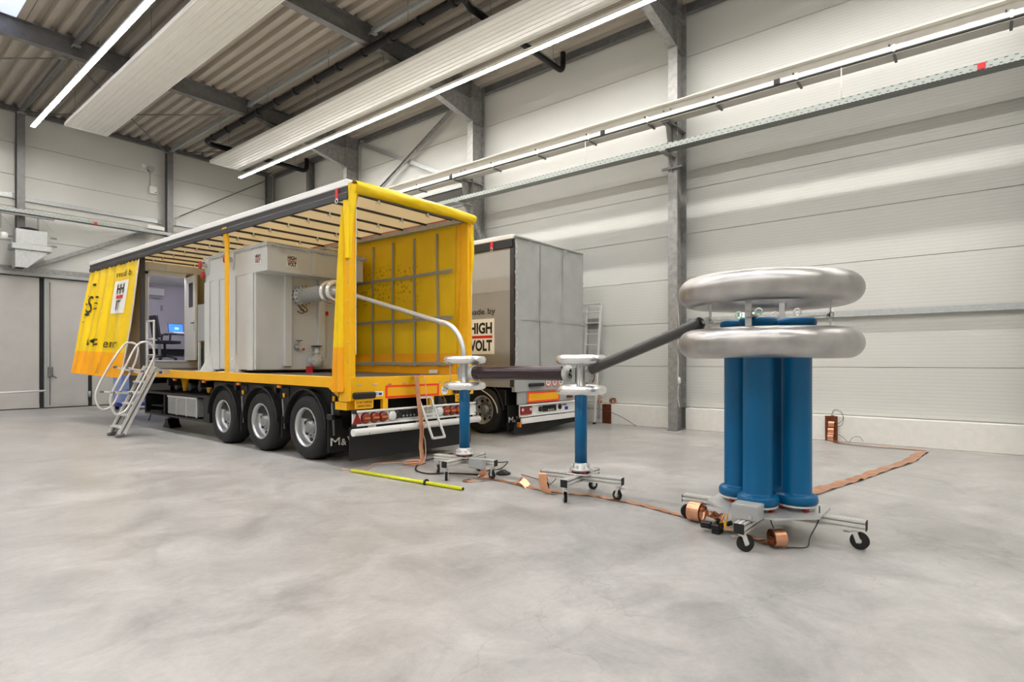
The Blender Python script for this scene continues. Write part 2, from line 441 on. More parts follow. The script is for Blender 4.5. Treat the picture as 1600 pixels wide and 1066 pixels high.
def hv_sign(parent, face, o, w, h, name='sign_plate'):
    """white square plate reading HIGH / VOLT over and under a red bar"""
    x, y, z = o; mb = MB()
    if face == 'x':
        pl = mb.box(x-.004, x+.002, y-w, y, z, z+h).build(name, m_sign, parent); e = (x-.006, 0, 0)
        A = lambda a, b: (x-.0065, y-a, z+b)
        rb = MB().box(x-.0068, x-.004, y-w*.93, y-w*.07, z+h*.455, z+h*.53)
    else:
        pl = mb.box(x, x+w, y-.004, y+.002, z, z+h).build(name, m_sign, parent)
        A = lambda a, b: (x+a, y-.0065, z+b)
        rb = MB().box(x+w*.07, x+w*.93, y-.0068, y-.004, z+h*.455, z+h*.53)
    rb.build('red_bar', m_redink, pl)
    letter('lettering', 'HIGH', w*.84, h*.32, A(w*.08, h*.58), face, m_ink, pl, .042)
    letter('lettering', 'VOLT', w*.84, h*.32, A(w*.08, h*.09), face, m_ink, pl, .042)
    return pl
def arc(c, r, a0, a1, n, plane='yz'):
    out = []
    for k in range(n+1):
        a = math.radians(a0+(a1-a0)*k/n)
        p = (c[0], c[1]+r*math.cos(a), c[2]+r*math.sin(a)) if plane == 'yz' else (c[0]+r*math.cos(a), c[1], c[2]+r*math.sin(a)) if plane == 'xz' else (c[0]+r*math.cos(a), c[1]+r*math.sin(a), c[2])
        out.append(p)
    return out
def smooth_path(pts, k=6):
    P = [Vector(p) for p in pts]; out = []
    for i in range(len(P)-1):
        a = P[max(i-1, 0)]; b = P[i]; c = P[i+1]; d = P[min(i+2, len(P)-1)]
        for j in range(k):
            t = j/k
            out.append(.5*((2*b)+(c-a)*t+(2*a-5*b+4*c-d)*t*t+(3*b-a-3*c+d)*t**3))
    out.append(P[-1]); return out
# ================================================================== THE HALL
def structure(name, label=None):
    return thing(name, label, None, (0, 0, 0), kind='structure')
fl = MB().box(HALL_X0-.2, 12.8, HALL_Y0-.2, 23.9, -.25, 0).build('floor', m_floor, None, (0, 0, 0), kind='structure', label='grey polished concrete floor slab with stains and fine cracks')
COLS = [-.82, 5.27, 11.36, 17.45]
BAYS = [-8.0, -.82, 5.27, 11.36, 17.45, 23.6]
ZR = [.485, 1.4, 2.4, 3.4, 4.4, 5.4, 6.4, 7.4, 8.4, 9.62]
wr = structure('wall_right', 'white ribbed sandwich panel wall behind the steel columns')
MB().box(12.64, 12.75, -8, 23.8, 0, 9.9).build('backing', m_joint, wr)
for i in range(len(BAYS)-1):
    for j in range(len(ZR)-1):
        MB().box(12.55, 12.645, BAYS[i]+.004, BAYS[i+1]-.004, ZR[j]+.004, ZR[j+1]-.004, .006).build('wall_panel', m_panel, wr)
wb = structure('wall_back', 'white ribbed sandwich panel end wall above the grey steel gate')
MB().box(-7, 12.7, 23.69, 23.8, 0, 9.9).build('backing', m_joint, wb)
XB = [-7.0, -.1, 4.1, 8.36, 12.55]
for i in range(len(XB)-1):
    for j in range(3, len(ZR)-1):
        MB().box(XB[i]+.004, XB[i+1]-.004, 23.6, 23.695, max(ZR[j], 4.42)+.004, ZR[j+1]-.004, .006).build('wall_panel', m_panelb, wb)
MB().box(HALL_X0-.15, HALL_X0, -8, 23.8, 0, 9.9).build('wall_left', m_panelb, None, (0, 0, 0), kind='structure')
MB().box(HALL_X0-.15, 12.75, -8.15, -8, 0, 9.9).build('wall_front', m_panelb, None, (0, 0, 0), kind='structure')
kb = structure('baseboard_right', 'white concrete plinth along the foot of the long wall')
segs = [(-8, COLS[0]-.11), (COLS[0]+.11, COLS[1]-.11), (COLS[1]+.11, COLS[2]-.11), (COLS[2]+.11, COLS[3]-.11), (COLS[3]+.11, 23.3)]
for a, b in segs: MB().box(12.33, 12.64, a, b, 0, .48, .008).build('plinth_segment', m_kerb, kb)
# lower end wall: a big gate leaf, a narrow leaf with lock and hinges, a further gate leaf behind the trucks
d1 = structure('door_1', 'large grey steel gate leaf')
MB().box(-3.2, 4.6, 23.52, 23.58, .03, 4.22, .01).build('gate_leaf', m_gate, d1)
MB().box(-3.2, 4.6, 23.505, 23.52, .03, .16).build('kick_strip', m_gate, d1)
d2 = structure('door_2', 'narrow grey steel gate leaf with lock and hinges')
MB().box(4.72, 5.9, 23.5, 23.56, .03, 4.22, .01).build('gate_leaf', m_gate, d2)
MB().box(4.72, 4.80, 23.47, 23.5, .03, 4.22).build('edge_profile', m_gsteel, d2)
MB().box(4.86, 5.9, 23.488, 23.5, .1, .17).build('kick_strip', m_gate, d2)
MB().cyl((4.86, 23.46, .1), (4.86, 23.46, 4.1), .012, n=8).build('bolt_rod', m_galvd, d2)
MB().box(4.80, 4.94, 23.42, 23.5, 1.02, 1.34, .01).build('lock', m_galvd, d2)
hd = MB().cyl((4.9, 23.40, 1.08), (5.02, 23.38, .98), .018, n=8).build('handle', m_galvd, d2)
for z in (.42, 2.2, 3.9): MB().cyl((5.93, 23.46, z-.1), (5.93, 23.46, z+.1), .035, n=10).build('hinge', m_galvl, d2)
d3 = structure('door_3', 'grey steel gate leaf partly behind the trailers')
MB().box(6.02, 12.3, 23.52, 23.58, .03, 4.22, .01).build('gate_leaf', m_gate, d3)
t1 = structure('trim_1', 'grey steel lintel beam over the gates')
MB().box(-7, 12.4, 23.36, 23.6, 4.24, 4.34, .006).build('lintel_flange', m_gsteel, t1)
MB().box(-7, 12.4, 23.47, 23.6, 4.34, 4.52, .006).build('lintel_web', m_galv, t1)
MB().box(-7, 12.4, 23.58, 23.65, 0, 4.3).build('gate_frame_shadow_gap', m_slot, t1)
# roof: trapezoidal sheets, rooflight, plain slabs where the photograph cannot look
ce = structure('ceiling', 'trapezoidal metal roof sheets on steel rafters')
def sheet(y0, y1):
    pr = []; x = 0; k = .31
    for i in range(3):
        pr += [(x, 9.5), (x+.12, 9.5), (x+.155, 9.61), (x+.275, 9.61)]; x += k
    pr.append((x, 9.5))
    mb = MB(); vs = []; n = len(pr)
    for y in (y0, y1): vs += [(a, y, z) for a, z in pr]
    for y in (y0, y1): vs += [(a, y, z+.006) for a, z in pr]
    fs = []
    for i in range(n-1):
        fs += [[i, i+1, n+i+1, n+i], [2*n+i, 3*n+i, 3*n+i+1, 2*n+i+1]]
    fs += [[0, n, 3*n, 2*n], [n-1, 3*n-1, 4*n-1, 2*n-1]]
    for i in range(n-1): fs += [[i, 2*n+i, 2*n+i+1, i+1], [n+i, n+i+1, 3*n+i+1, 3*n+i]]
    return mb.add(vs, fs)
X_RL = 3.14
for bi, (y0, y1) in enumerate([(-.82, 5.27), (5.27, 11.36), (11.36, 17.45), (17.45, 23.6)]):
    first = sheet(y0+.01, y1-.01).build('roof_sheet', m_deck, ce); first.location = (X_RL, 0, 0)
    for k in range(1, 11): piece(first, 'roof_sheet', ce, (X_RL+.93*k*.995, 0, 0))
    if bi == 3:
        for k in range(1, 6): piece(first, 'roof_sheet', ce, (X_RL-.93*k*.995, 0, 0))
MB().box(-7.1, 12.75, -8.1, 23.8, 9.70, 9.85).build('insulation', m_joint, ce)
MB().box(-7, 12.6, -8, -.85, 9.5, 9.69).build('roof_slab', m_deck, ce)
MB().box(-7, .2, -.85, 17.4, 9.5, 9.69).build('roof_slab', m_deck, ce)
MB().box(-7, -1.6, 17.4, 23.6, 9.5, 9.69).build('roof_slab', m_deck, ce)
w1 = structure('window_1', 'bluish rooflight strip in the roof')
for y in range(0, 18, 1):
    MB().box(.3, 2.98, y*1.02-.5, y*1.02+.5, 9.52, 9.55).build('pane', m_sky, w1)
MB().box(2.98, 3.13, -.85, 17.4, 9.505, 9.69).build('window_frame', m_deck, w1)
MB().box(.2, .3, -.85, 17.4, 9.42, 9.69).build('window_frame', m_deck, w1)
w2 = structure('window_2', 'narrow dark window strip high in the long wall under the crane beam')
MB().box(12.50, 12.56, 11.6, 17.3, 6.30, 6.80).build('pane', m_glassd, w2)
MB().box(12.46, 12.56, 11.55, 17.35, 6.80, 6.86).build('window_frame', m_galvl, w2)
MB().box(12.46, 12.56, 11.55, 17.35, 6.24, 6.30).build('window_frame', m_galvl, w2)

# ---- steel columns along the long wall
def column(y, label, haunch=True):
    t = thing('steel_column', label, 'column', (11.9, y, 0), 'steel columns along the long wall')
    W = .21
    MB().box(11.9, 11.916, y-W/2, y+W/2, .02, 9.5).build('front_flange', m_galv, t)
    MB().box(12.385, 12.401, y-W/2, y+W/2, .49, 9.5).build('rear_flange', m_galv, t)
    MB().box(11.916, 12.385, y-.006, y+.006, .02, 9.5).build('web', m_galv, t)
    MB().box(11.86, 12.32, y-.105, y+.105, 0, .022).build('base_plate', m_galvd, t)
    for z in (8.36, 9.05, 6.63):
        for sg in (-1, 1): MB().box(11.916, 12.385, y+sg*.007, y+sg*.10, z, z+.014).build('stiffener', m_galv, t)
    b = MB().box(11.52, 11.9, y-.09, y+.09, 6.615, 6.645).box(11.62, 11.9, y-.09, y+.09, 6.18, 6.205)
    b.prism([(11.54, 6.62), (11.9, 6.62), (11.9, 6.2), (11.64, 6.2)], y-.006, y+.006, 'y').build('crane_bracket', m_galv, t)
    # tray bracket
    MB().box(11.36, 11.9, y-.07, y+.07, 5.955, 5.99).prism([(11.6, 5.97), (11.9, 5.97), (11.9, 5.62)], y-.01, y+.01, 'y').build('tray_bracket', m_galv, t)
    MB().bar((11.84, y-.24, 5.72), (11.84, y+.22, 5.72), .04, .05).build('cross_rail', m_galvd, t)
    return t
column(COLS[0], 'galvanised steel column of the long wall, the one closest to the camera position')
c1 = column(COLS[1], 'galvanised steel column just behind the large twin-ring capacitor')
column(COLS[2], 'galvanised steel column above the grey trailer, beside the yellow roof roll')
column(COLS[3], 'galvanised steel column behind the yellow trailer roof corner')
MB().lathe([(.02, 0), (.055, .02), (.06, .1), (.05, .14), (.02, .16)], (12.05, COLS[1]-.06, 1.02), (0, 0, 1), 12).build('junction_cap', m_white2, c1)
pts = smooth_path([(12.05, 5.24, 3.0), (12.12, 5.22, 2.2), (12.02, 5.22, 1.8), (12.1, 5.23, 1.5), (12.05, 5.22, 1.15)], 5)
MB().tube(pts, .012, 6).build('cable', m_white2, c1)
MB().tube(smooth_path([(12.05, 5.2, 1.0), (12.0, 5.2, .8), (12.1, 5.2, .5)], 5), .012, 6).build('cable', m_white2, c1)
# corner column and intermediate post, end wall columns
def hcol(x, y, label, z0=0, W=.2, D=.24, along='y', grp=None, name='wall_post'):
    mb = MB()
    if along == 'y': mb.isec((x, y, z0), (x, y, 9.35), (1, 0, 0), (0, 1, 0), W, D, .014, .009)
    else: mb.isec((x, y, z0), (x, y, 9.35), (0, 1, 0), (1, 0, 0), W, D, .014, .009)
    return solo(mb, name, m_galvd, label, 'column', (x, y, z0), grp)
hcol(4.1, 23.38, 'galvanised post on the end wall behind the unit heater', 4.53)
hcol(8.36, 23.38, 'galvanised post on the end wall beside the small white alarm box', 4.53)
hcol(12.2, 23.38, 'galvanised corner post where the two walls meet', 0)
hcol(12.4, 20.5, 'galvanised intermediate post between corner and column on the long wall', .49, along='x')
# eaves beam and wall-head beam
MB().isec((12.44, -8, 9.4), (12.44, 23.3, 9.4), (1, 0, 0), (0, 0, 1), .12, .2).build('trim_2', m_galvd, None, (12.44, 0, 9.4), kind='structure', label='grey eaves beam along the top of the long wall')
MB().isec((-7, 23.48, 9.42), (12.3, 23.48, 9.42), (0, 1, 0), (0, 0, 1), .14, .14).build('trim_3', m_galvd, None, (0, 23.48, 9.42), kind='structure', label='grey beam along the head of the end wall')
# ---- rafters with haunches
def rafter(y, label):
    t = thing('roof_rafter', label, 'rafter', (11.9, y, 9.05), 'roof rafters')
    MB().isec((-7, y, 9.275), (11.895, y, 9.275), (0, 1, 0), (0, 0, 1), .2, .45, .016, .01).build('beam', m_galvd, t)
    MB().prism([(11.895, 8.37), (11.895, 9.05), (8.9, 9.05)], y-.006, y+.006, 'y').build('haunch_web', m_galv, t)
    MB().bar((11.89, y, 8.37), (8.9, y, 9.045), .2, .016).build('haunch_flange', m_galv, t)
    for x in (8.42, 4.1, 11.2):
        for sg in (-1, 1): MB().box(x-.007, x+.007, y+sg*.008, y+sg*.095, 9.07, 9.48).build('stiffener', m_galvd, t)
    return t
rafter(COLS[0], 'grey steel rafter over the space in front of the capacitor')
rafter(COLS[1], 'grey steel rafter ending at the column behind the capacitor')
rafter(COLS[2], 'grey steel rafter crossed by the black drain pipe above the yellow trailer')
rafter(COLS[3], 'bluish lit grey steel rafter under the rooflight strip')
def strut(x, y0, y1, label):
    t = thing('roof_strut', label, 'strut', (x, y0, 9.35), 'struts between the rafters')
    MB().box(x-.05, x+.05, y0+.14, y1-.14, 9.30, 9.40, .004).build('strut_tube', m_galvl if x > 6 else m_galvd, t)  # struts that get no light take darker steel, shade put into colour
    for a in (y0+.1, y1-.22): MB().box(x-.09, x+.09, a, a+.12, 9.285, 9.30).box(x-.09, x-.075, a, a+.12, 9.24, 9.30).build('bracket', m_galvl, t)
strut(4.1, COLS[3], 23.4, 'roof strut running from the bluish rafter to the end wall near the light line')
strut(4.1, COLS[2], COLS[3], 'roof strut above the first fluorescent light line between two rafters')
strut(8.42, COLS[3], 23.4, 'roof strut beside the black pipe nearest the end wall')
strut(8.42, COLS[2], COLS[3], 'roof strut beside the black pipe in the middle roof bay')
strut(8.42, COLS[1], COLS[2], 'roof strut beside the black pipe where the pipe turns off')
def rod(p0, p1, label, r=.02, tb=None):
    mb = MB().cyl(p0, p1, r, n=8)
    t = thing('tie_rod', label, 'brace', p0, 'roof and wall tie rods')
    mb.build('rod', m_galvd, t)
    d = (Vector(p1)-Vector(p0)).normalized()
    for a, sg in ((p0, 1), (p1, -1)):
        a = Vector(a); MB().bar(a, a+d*sg*.16, .07, .02).build('fork', m_galvl, t)
rod((4.15, 23.3, 9.28), (8.2, 17.6, 9.03), 'thin roof tie rod crossing behind the first radiant panel, level in view')
rod((4.2, 17.6, 8.95), (8.25, 23.3, 9.20), 'thin roof tie rod slanting down from the light line to the middle end-wall post')
rod((8.5, 23.3, 9.28), (11.8, 17.6, 9.03), 'thin roof tie rod behind the drain pipe bend')
rod((-.1, 23.3, 9.28), (3.95, 17.6, 9.03), 'thin roof tie rod below the rooflight')
rod((8.6, 23.44, 6.9), (12.1, 23.44, 9.15), 'thin tie rod rising across the end wall to the corner post')
def lbar(p0, p1, label, w=.09, name='wall_brace', mat=None, wall='x'):
    t = thing(name, label, 'brace', p0)
    p0, p1 = Vector(p0), Vector(p1)
    n = Vector((-1, 0, 0)) if wall == 'x' else Vector((0, -1, 0))
    d = (p1-p0).normalized(); s = d.cross(n).normalized()
    MB().bar(p0, p1, w, .008, up=n).build('flat_leg', mat or m_galv, t)
    MB().bar(p0+s*w/2+n*.03, p1+s*w/2+n*.03, .008, .07, up=n).build('upstand_leg', mat or m_galv, t)
    for a in (p0, p1): MB().bar(a-d*.12, a+d*.12, w*1.8, .012, up=n).build('gusset_plate', m_galvl, t)
    return t
lbar((12.34, 12.4, 9.2), (12.34, 17.2, 6.85), 'galvanised angle brace slanting down behind the yellow roof corner', .11)
lbar((12.42, 17.2, 9.3), (12.42, 12.6, 7.15), 'galvanised flat brace crossing the slanted angle brace on the long wall', .13, mat=m_galvl)  # lit look of this brace put into a brighter steel
lbar((4.25, 23.5, 4.45), (7.75, 23.5, 6.3), 'galvanised angle brace rising from the unit heater to the middle post', .12, wall='y')
# end wall rails
def rail(p0, p1, label):
    t = thing('wall_rail', label, 'rail', p0)
    MB().bar(p0, p1, .05, .14).build('channel', m_galvl, t)
    for p in (p0, p1): MB().obox(p, (.12, .08, .18)).build('end_plate', m_galv, t)
rail((4.2, 23.55, 6.68), (8.1, 23.55, 6.68), 'galvanised horizontal rail on the end wall between two posts')
rail((8.6, 23.55, 6.72), (12.0, 23.55, 6.72), 'short horizontal rail on the end wall above the yellow trailer roof')
rail((-1, 23.55, 6.72), (4.0, 23.55, 6.72), 'horizontal rail on the end wall behind the first post')
t = thing('wall_rail', 'grey horizontal rail on the long wall behind the capacitor rings', 'rail', (12.5, 2.2, 2.42))
MB().box(12.43, 12.55, -.7, 5.16, 2.36, 2.40).box(12.50, 12.55, -.7, 5.16, 2.40, 2.48).build('channel', m_galvl, t)
# alarm box with horn on the end wall
t = thing('alarm_box', 'small white alarm box with cable and horn on the end wall', 'alarm', (7.87, 23.6, 7.7))
MB().box(7.76, 8.0, 23.48, 23.6, 7.66, 7.93, .01).build('box', m_white2, t)
MB().box(7.93, 7.975, 23.474, 23.48, 7.70, 7.73).build('logo_patch', m_ink, t)
MB().cyl((7.80, 23.58, 7.93), (7.80, 23.58, 8.52), .012, n=6).build('cable', m_gsteel, t)
MB().lathe([(.03, 0), (.05, .06), (.1, .15)], (7.82, 23.6, 8.58), (0, -1, -.2), 14).box(7.72, 7.90, 23.52, 23.6, 8.46, 8.52).build('horn', m_gsteel, t)
MB().box(7.52, 7.66, 23.55, 23.6, 8.55, 8.68).build('bracket', m_white2, t)

# ---- fluorescent light lines
def light_line(x, label, y0=-7.0, y1=21.6):
    t = thing('light_line', label, 'light', (x, y1, 8.5), 'fluorescent light lines')
    MB().prism([(x-.058, 8.412), (x-.052, 8.412), (x-.052, 8.43), (x+.052, 8.43), (x+.052, 8.412), (x+.058, 8.412), (x+.058, 8.445), (x+.035, 8.46), (x+.035, 8.50), (x-.035, 8.50), (x-.035, 8.46), (x-.058, 8.445)], y0, y1, 'y').build('trunking', m_white, t)
    L = 1.53; n = int((y1-y0)/L); first = None
    for k in range(n):
        a = y1-(k+1)*L
        if first is None:
            first = MB().box(x-.05, x+.05, a+.02, a+L-.02, 8.402, 8.424).build('tube', m_tube, t)
        else: piece(first, 'tube', t, (0, a-(y1-L), 0))
    y = y1-.15; w = None
    while y > 0:
        if w is None: w = MB().cyl((x, y, 8.5), (x, y, 9.49), .005, n=6).build('suspension_wire', m_gsteel, t); wy = y
        else: piece(w, 'suspension_wire', t, (0, y-wy, 0))
        y -= 3.06
    return t
light_line(4.07, 'long glowing fluorescent light line beside the first radiant panel, near the rooflight')
light_line(10.14, 'long glowing fluorescent light line beside the radiant panel nearest the long wall')
light_line(-2.0, 'fluorescent light line on the unseen side of the hall')
# ---- ceiling radiant panels
def radiant(x0, x1, label):
    t = thing('radiant_panel', label, 'panel', (x0, 21.3, 8.6), 'ceiling radiant panels')
    n = 8; w = (x1-x0-.06)/n; y0, y1 = -6.0, 21.28; first = None
    for k in range(n):
        a = x0+.03+k*w
        if first is None:
            first = MB().prism([(a+.003, 8.63), (a+.003, 8.605), (a+.012, 8.6), (a+w-.012, 8.6), (a+w-.003, 8.605), (a+w-.003, 8.63)], y0, y1, 'y').build('panel_strip', m_pwhite, t)
        else: piece(first, 'panel_strip', t, (k*w, 0, 0))
    MB().box(x0+.02, x1-.02, y0, y1, 8.615, 8.67).build('insulation_back', m_gsteel, t)
    for a in (x0, x1-.03): MB().box(a, a+.03, y0, y1, 8.59, 8.69, .004).build('edge_profile', m_pwhite, t)
    MB().box(x0, x1, y1, y1+.03, 8.585, 8.69, .004).build('end_cap', m_pwhite, t)
    mb = MB()
    for k in range(14): mb.box(x0+.06+k*(x1-x0-.12)/14, x0+.06+k*(x1-x0-.12)/14+.045, y1+.028, y1+.034, 8.61, 8.62)
    mb.build('end_slots', m_slot, t, kind='stuff')
    h = None; y = 20.6
    while y > 0:
        for x in (x0+.1, x1-.1):
            if h is None: h = MB().cyl((x, y, 8.69), (x, y, 9.52), .005, n=6).build('hanger', m_galvd, t); hx, hy = x, y
            else: piece(h, 'hanger', t, (x-hx, y-hy, 0))
        y -= 3.0
radiant(4.75, 5.86, 'long white ribbed radiant panel next to the first light line near the rooflight')
radiant(8.93, 10.05, 'long white ribbed radiant panel next to the light line closest to the long wall')
# ---- black drain pipe under the roof
t = thing('drain_pipe', 'black plastic drain pipe under the roof with side branches', 'pipe', (8.42, 20.45, 8.92))
zp = 8.93
MB().tube([(8.38, -2, zp+.02), (8.38, 20.1, zp)]+[(8.38+.3*(1-math.cos(a)), 20.1+.3*math.sin(a), zp) for a in [math.radians(q) for q in (15, 30, 45, 60, 75, 90)]]+[(12.0, 20.4, zp)]+[(12.0+.18*math.sin(a), 20.4, zp+.18*(1-math.cos(a))) for a in [math.radians(q) for q in (20, 45, 70, 90)]]+[(12.18, 20.4, 9.42)], .085, 14).build('main_pipe', m_pipe, t)
MB().tube([(8.38, 8.05, zp), (8.5, 8.25, zp), (8.75, 8.35, zp), (12.0, 8.35, zp)]+[(12.0+.18*math.sin(a), 8.35, zp+.18*(1-math.cos(a))) for a in [math.radians(q) for q in (20, 45, 70, 90)]]+[(12.18, 8.35, 9.42)], .07, 14).build('branch_pipe', m_pipe, t)
cp = None
for k in range(17):
    y = 19.7-k*1.02
    if cp is None: cp = MB().cyl((8.38, y-.06, zp), (8.38, y+.06, zp), .103, n=14).build('coupling', m_pipe, t); cy = y
    else: piece(cp, 'coupling', t, (0, y-cy, 0))
for y in (19.2, 16.1, 13.0, 9.9, 6.8): MB().cyl((8.38, y, zp+.07), (8.38, y, 9.55), .006, n=6).build('hanger', m_galvd, t)
for y, xs in ((20.4, (9.2, 11.7)), (8.35, (9.4, 11.75))):
    for x in xs: MB().cyl((x, y, zp+.07), (x, y, 9.52), .006, n=6).build('hanger', m_galvd, t)
    MB().box(8.8, 11.8, y-.02, y+.02, zp+.09, zp+.12).build('support_rail', m_galvl, t)
# ---- crane beam with conductor rail
t = thing('crane_beam', 'off-white crane runway beam along the long wall with a white conductor rail', 'beam', (11.62, 5.3, 6.66))
MB().isec((11.64, -8, 6.84), (11.64, 22.5, 6.84), (1, 0, 0), (0, 0, 1), .26, .36, .02, .014).build('runway_beam', m_crane, t)
MB().box(11.615, 11.665, -8, 22.5, 7.02, 7.06).build('crane_rail', m_galvd, t)
MB().box(11.395, 11.455, -8, 22.5, 6.675, 6.755, .006).build('conductor_rail', m_white2, t)
MB().box(11.40, 11.45, -8, 22.5, 6.655, 6.675).build('rail_slot', m_slot, t)
y = -.3; cl = None
while y < 20:
    if cl is None:
        cl = MB().box(11.385, 11.465, y-.02, y+.02, 6.66, 6.78).build('rail_clip', m_white, t); ck = MB().box(11.44, 11.75, y-.02, y+.02, 6.615, 6.64).build('rail_arm', m_galvd, t); kn = MB().box(11.39, 11.42, y+.05, y+.075, 6.77, 6.80).build('clip_knob', m_slot, t); c0 = y
    else:
        for s, nm in ((cl, 'rail_clip'), (ck, 'rail_arm'), (kn, 'clip_knob')): piece(s, nm, t, (0, y-c0, 0))
    y += 1.48
for y in (3.0, 6.72, 11.62, 18.0): MB().box(11.37, 11.47, y-.055, y+.055, 6.66, 6.77, .01).build('splice_box', m_blk, t)
for yc in COLS:
    for dy in (-.08, .08): MB().cyl((11.6, yc+dy, 6.9), (11.62, yc+dy, 6.9), .02, n=8).build('bolt', m_galvd, t)
for y in (1.95, 7.2): MB().cyl((11.42, y, 6.11), (11.42, y, 6.66), .008, n=6).build('drop_wire', m_white2, t)
# ---- perforated cable trays
def tray(t, x0, x1, y0, y1, z, along):
    h = .105
    if along == 'y':
        MB().box(x0, x0+.004, y0, y1, z, z+h).box(x1-.004, x1, y0, y1, z, z+h).build('side_walls', m_tray, t)
        MB().box(x0, x1, y0, y1, z-.004, z).build('mesh_bottom', m_traymesh, t)
        mb = MB(); y = y0+.1
        while y < y1:
            mb.box(x0-.0015, x0+.001, y, y+.045, z+h-.014, z+h-.002); mb.box(x0-.0015, x0+.001, y+.06, y+.10, z+.026, z+.037); y += .12
    else:
        MB().box(x0, x1, y0, y0+.004, z, z+h).box(x0, x1, y1-.004, y1, z, z+h).build('side_walls', m_tray, t)
        MB().box(x0, x1, y0, y1, z-.004, z).build('mesh_bottom', m_traymesh, t)
        mb = MB(); x = x0+.1
        while x < x1:
            mb.box(x, x+.035, y0-.0015, y0+.001, z+h-.016, z+h-.006); mb.box(x+.05, x+.085, y0-.0015, y0+.001, z+.03, z+.038); x += .12
    mb.build('slots', m_slot, t, kind='stuff')
def traymesh():
    m = M('perforated_tray_bottom', '#a3a7a5', .5, .4)
    nt = m.node_tree; b = nt.nodes['Principled BSDF']; tc = nt.nodes.new('ShaderNodeTexCoord'); ck = nt.nodes.new('ShaderNodeTexChecker')
    ck.inputs['Scale'].default_value = 32; ck.inputs[1].default_value = lin('#9da29f'); ck.inputs[2].default_value = lin('#3c403f')
    nt.links.new(tc.outputs['Object'], ck.inputs[0]); nt.links.new(ck.outputs[0], b.inputs['Base Color']); return m
m_traymesh = traymesh()
t = thing('cable_tray', 'perforated cable tray on the column brackets of the long wall', 'cable tray', (11.4, 5.3, 6.0))
tray(t, 11.4, 11.66, -6, 22.9, 6.0, 'y')
MB().box(11.385, 11.40, .0, .10, 6.0, 6.10, .01).build('red_junction_box', m_redp, t)
t = thing('cable_tray', 'perforated cable tray along the end wall above the gates', 'cable tray', (4, 23.0, 6.1))
tray(t, -6, 11.35, 22.88, 23.12, 6.1, 'x')
MB().box(5.9, 6.0, 22.86, 22.88, 6.08, 6.16, .01).build('red_junction_box', m_redp, t)
for x in (4.1, 8.36): MB().box(x-.05, x+.05, 23.12, 23.3, 6.04, 6.09).build('bracket', m_galvd, t)
MB().box(7.5, 8.05, 22.9, 23.3, 6.24, 6.38, .02).build('cable_gland_box', m_white2, t)
# ---- unit heater
t = thing('unit_heater', 'galvanised unit heater with tapered outlet hanging on the end wall', 'heater', (4.2, 22.9, 4.4))
MB().box(3.85, 4.62, 22.55, 23.0, 5.02, 5.55, .01).build('casing', m_galvl, t)
MB().box(3.75, 4.72, 22.5, 23.05, 4.92, 5.10, .012).build('collar', m_galvl, t)
mb = MB(); vs = [(3.84, 22.56, 4.92), (4.66, 22.56, 4.92), (4.66, 23.0, 4.92), (3.84, 23.0, 4.92), (3.84, 22.56, 4.38), (4.12, 22.56, 4.38), (4.12, 23.0, 4.38), (3.84, 23.0, 4.38)]
mb.add(vs, [[0, 1, 2, 3], [4, 5, 6, 7], [0, 1, 5, 4], [1, 2, 6, 5], [2, 3, 7, 6], [3, 0, 4, 7]]).build('outlet_hood', m_galvl, t)
MB().box(3.88, 4.08, 22.6, 22.96, 4.372, 4.379).build('outlet_opening', m_slot, t)
mb = MB().lathe([(.2, 0), (.24, .03), (.24, .06), (.12, .07), (.06, .1)], (4.2, 22.78, 5.55), (0, 0, 1), 20); mb.build('fan', m_blk, t)
for x in (3.55, 4.45): MB().box(x-.02, x+.02, 22.85, 22.89, 5.55, 6.02).build('hanger_bar', m_galvd, t)
MB().box(3.0, 4.85, 22.84, 22.90, 6.0, 6.05).build('hanger_rail', m_galvd, t)
MB().box(3.2, 3.85, 22.8, 22.86, 5.3, 5.34).build('side_rail', m_galvd, t)
MB().cyl((3.75, 22.65, 5.2), (3.35, 22.65, 5.2), .05, n=10).cyl((3.35, 22.65, 5.2), (2.4, 22.65, 5.2), .035, n=10).build('supply_pipe', m_galvl, t)
MB().lathe([(.05, 0), (.09, .03), (.09, .16), (.05, .19)], (3.6, 22.65, 5.2), (0, 0, 1), 12).build('valve', m_white2, t)
MB().lathe([(.02, 0), (.15, .01), (.15, .16), (.05, .2)], (3.48, 22.8, 4.88), (-1, 0, 0), 16).build('motor', m_galv, t)
for x in (4.72,): 
    for z in (5.38, 5.12): MB().box(x, x+.16, 22.7, 22.73, z, z+.05).build('pipe_stub', m_galvd, t)
for x in (3.5, 4.5): MB().cyl((x, 22.87, 6.0), (x+.28, 22.6, 5.58), .006, n=6).build('stay_wire', m_galvl, t)
# ---- white swing barrier by the gate
t = thing('swing_barrier', 'white horizontal barrier bar with hanging sign in front of the large gate', 'barrier', (2.4, 20.6, 0))
MB().cyl((2.3, 20.35, .66), (4.25, 21.0, .67), .028, n=10).build('bar', m_wpaint, t)
MB().cyl((2.3, 20.35, 0), (2.3, 20.35, .8), .05, n=12).lathe([(.12, 0), (.12, .02)], (2.3, 20.35, 0)).build('post', m_wpaint, t)
MB().box(2.92, 3.12, 20.55, 20.58, .26, .52).build('sign_board', m_sign, t)
MB().cyl((3.02, 20.57, .5), (3.02, 20.57, .65), .006, n=6).build('sign_wire', m_gsteel, t)
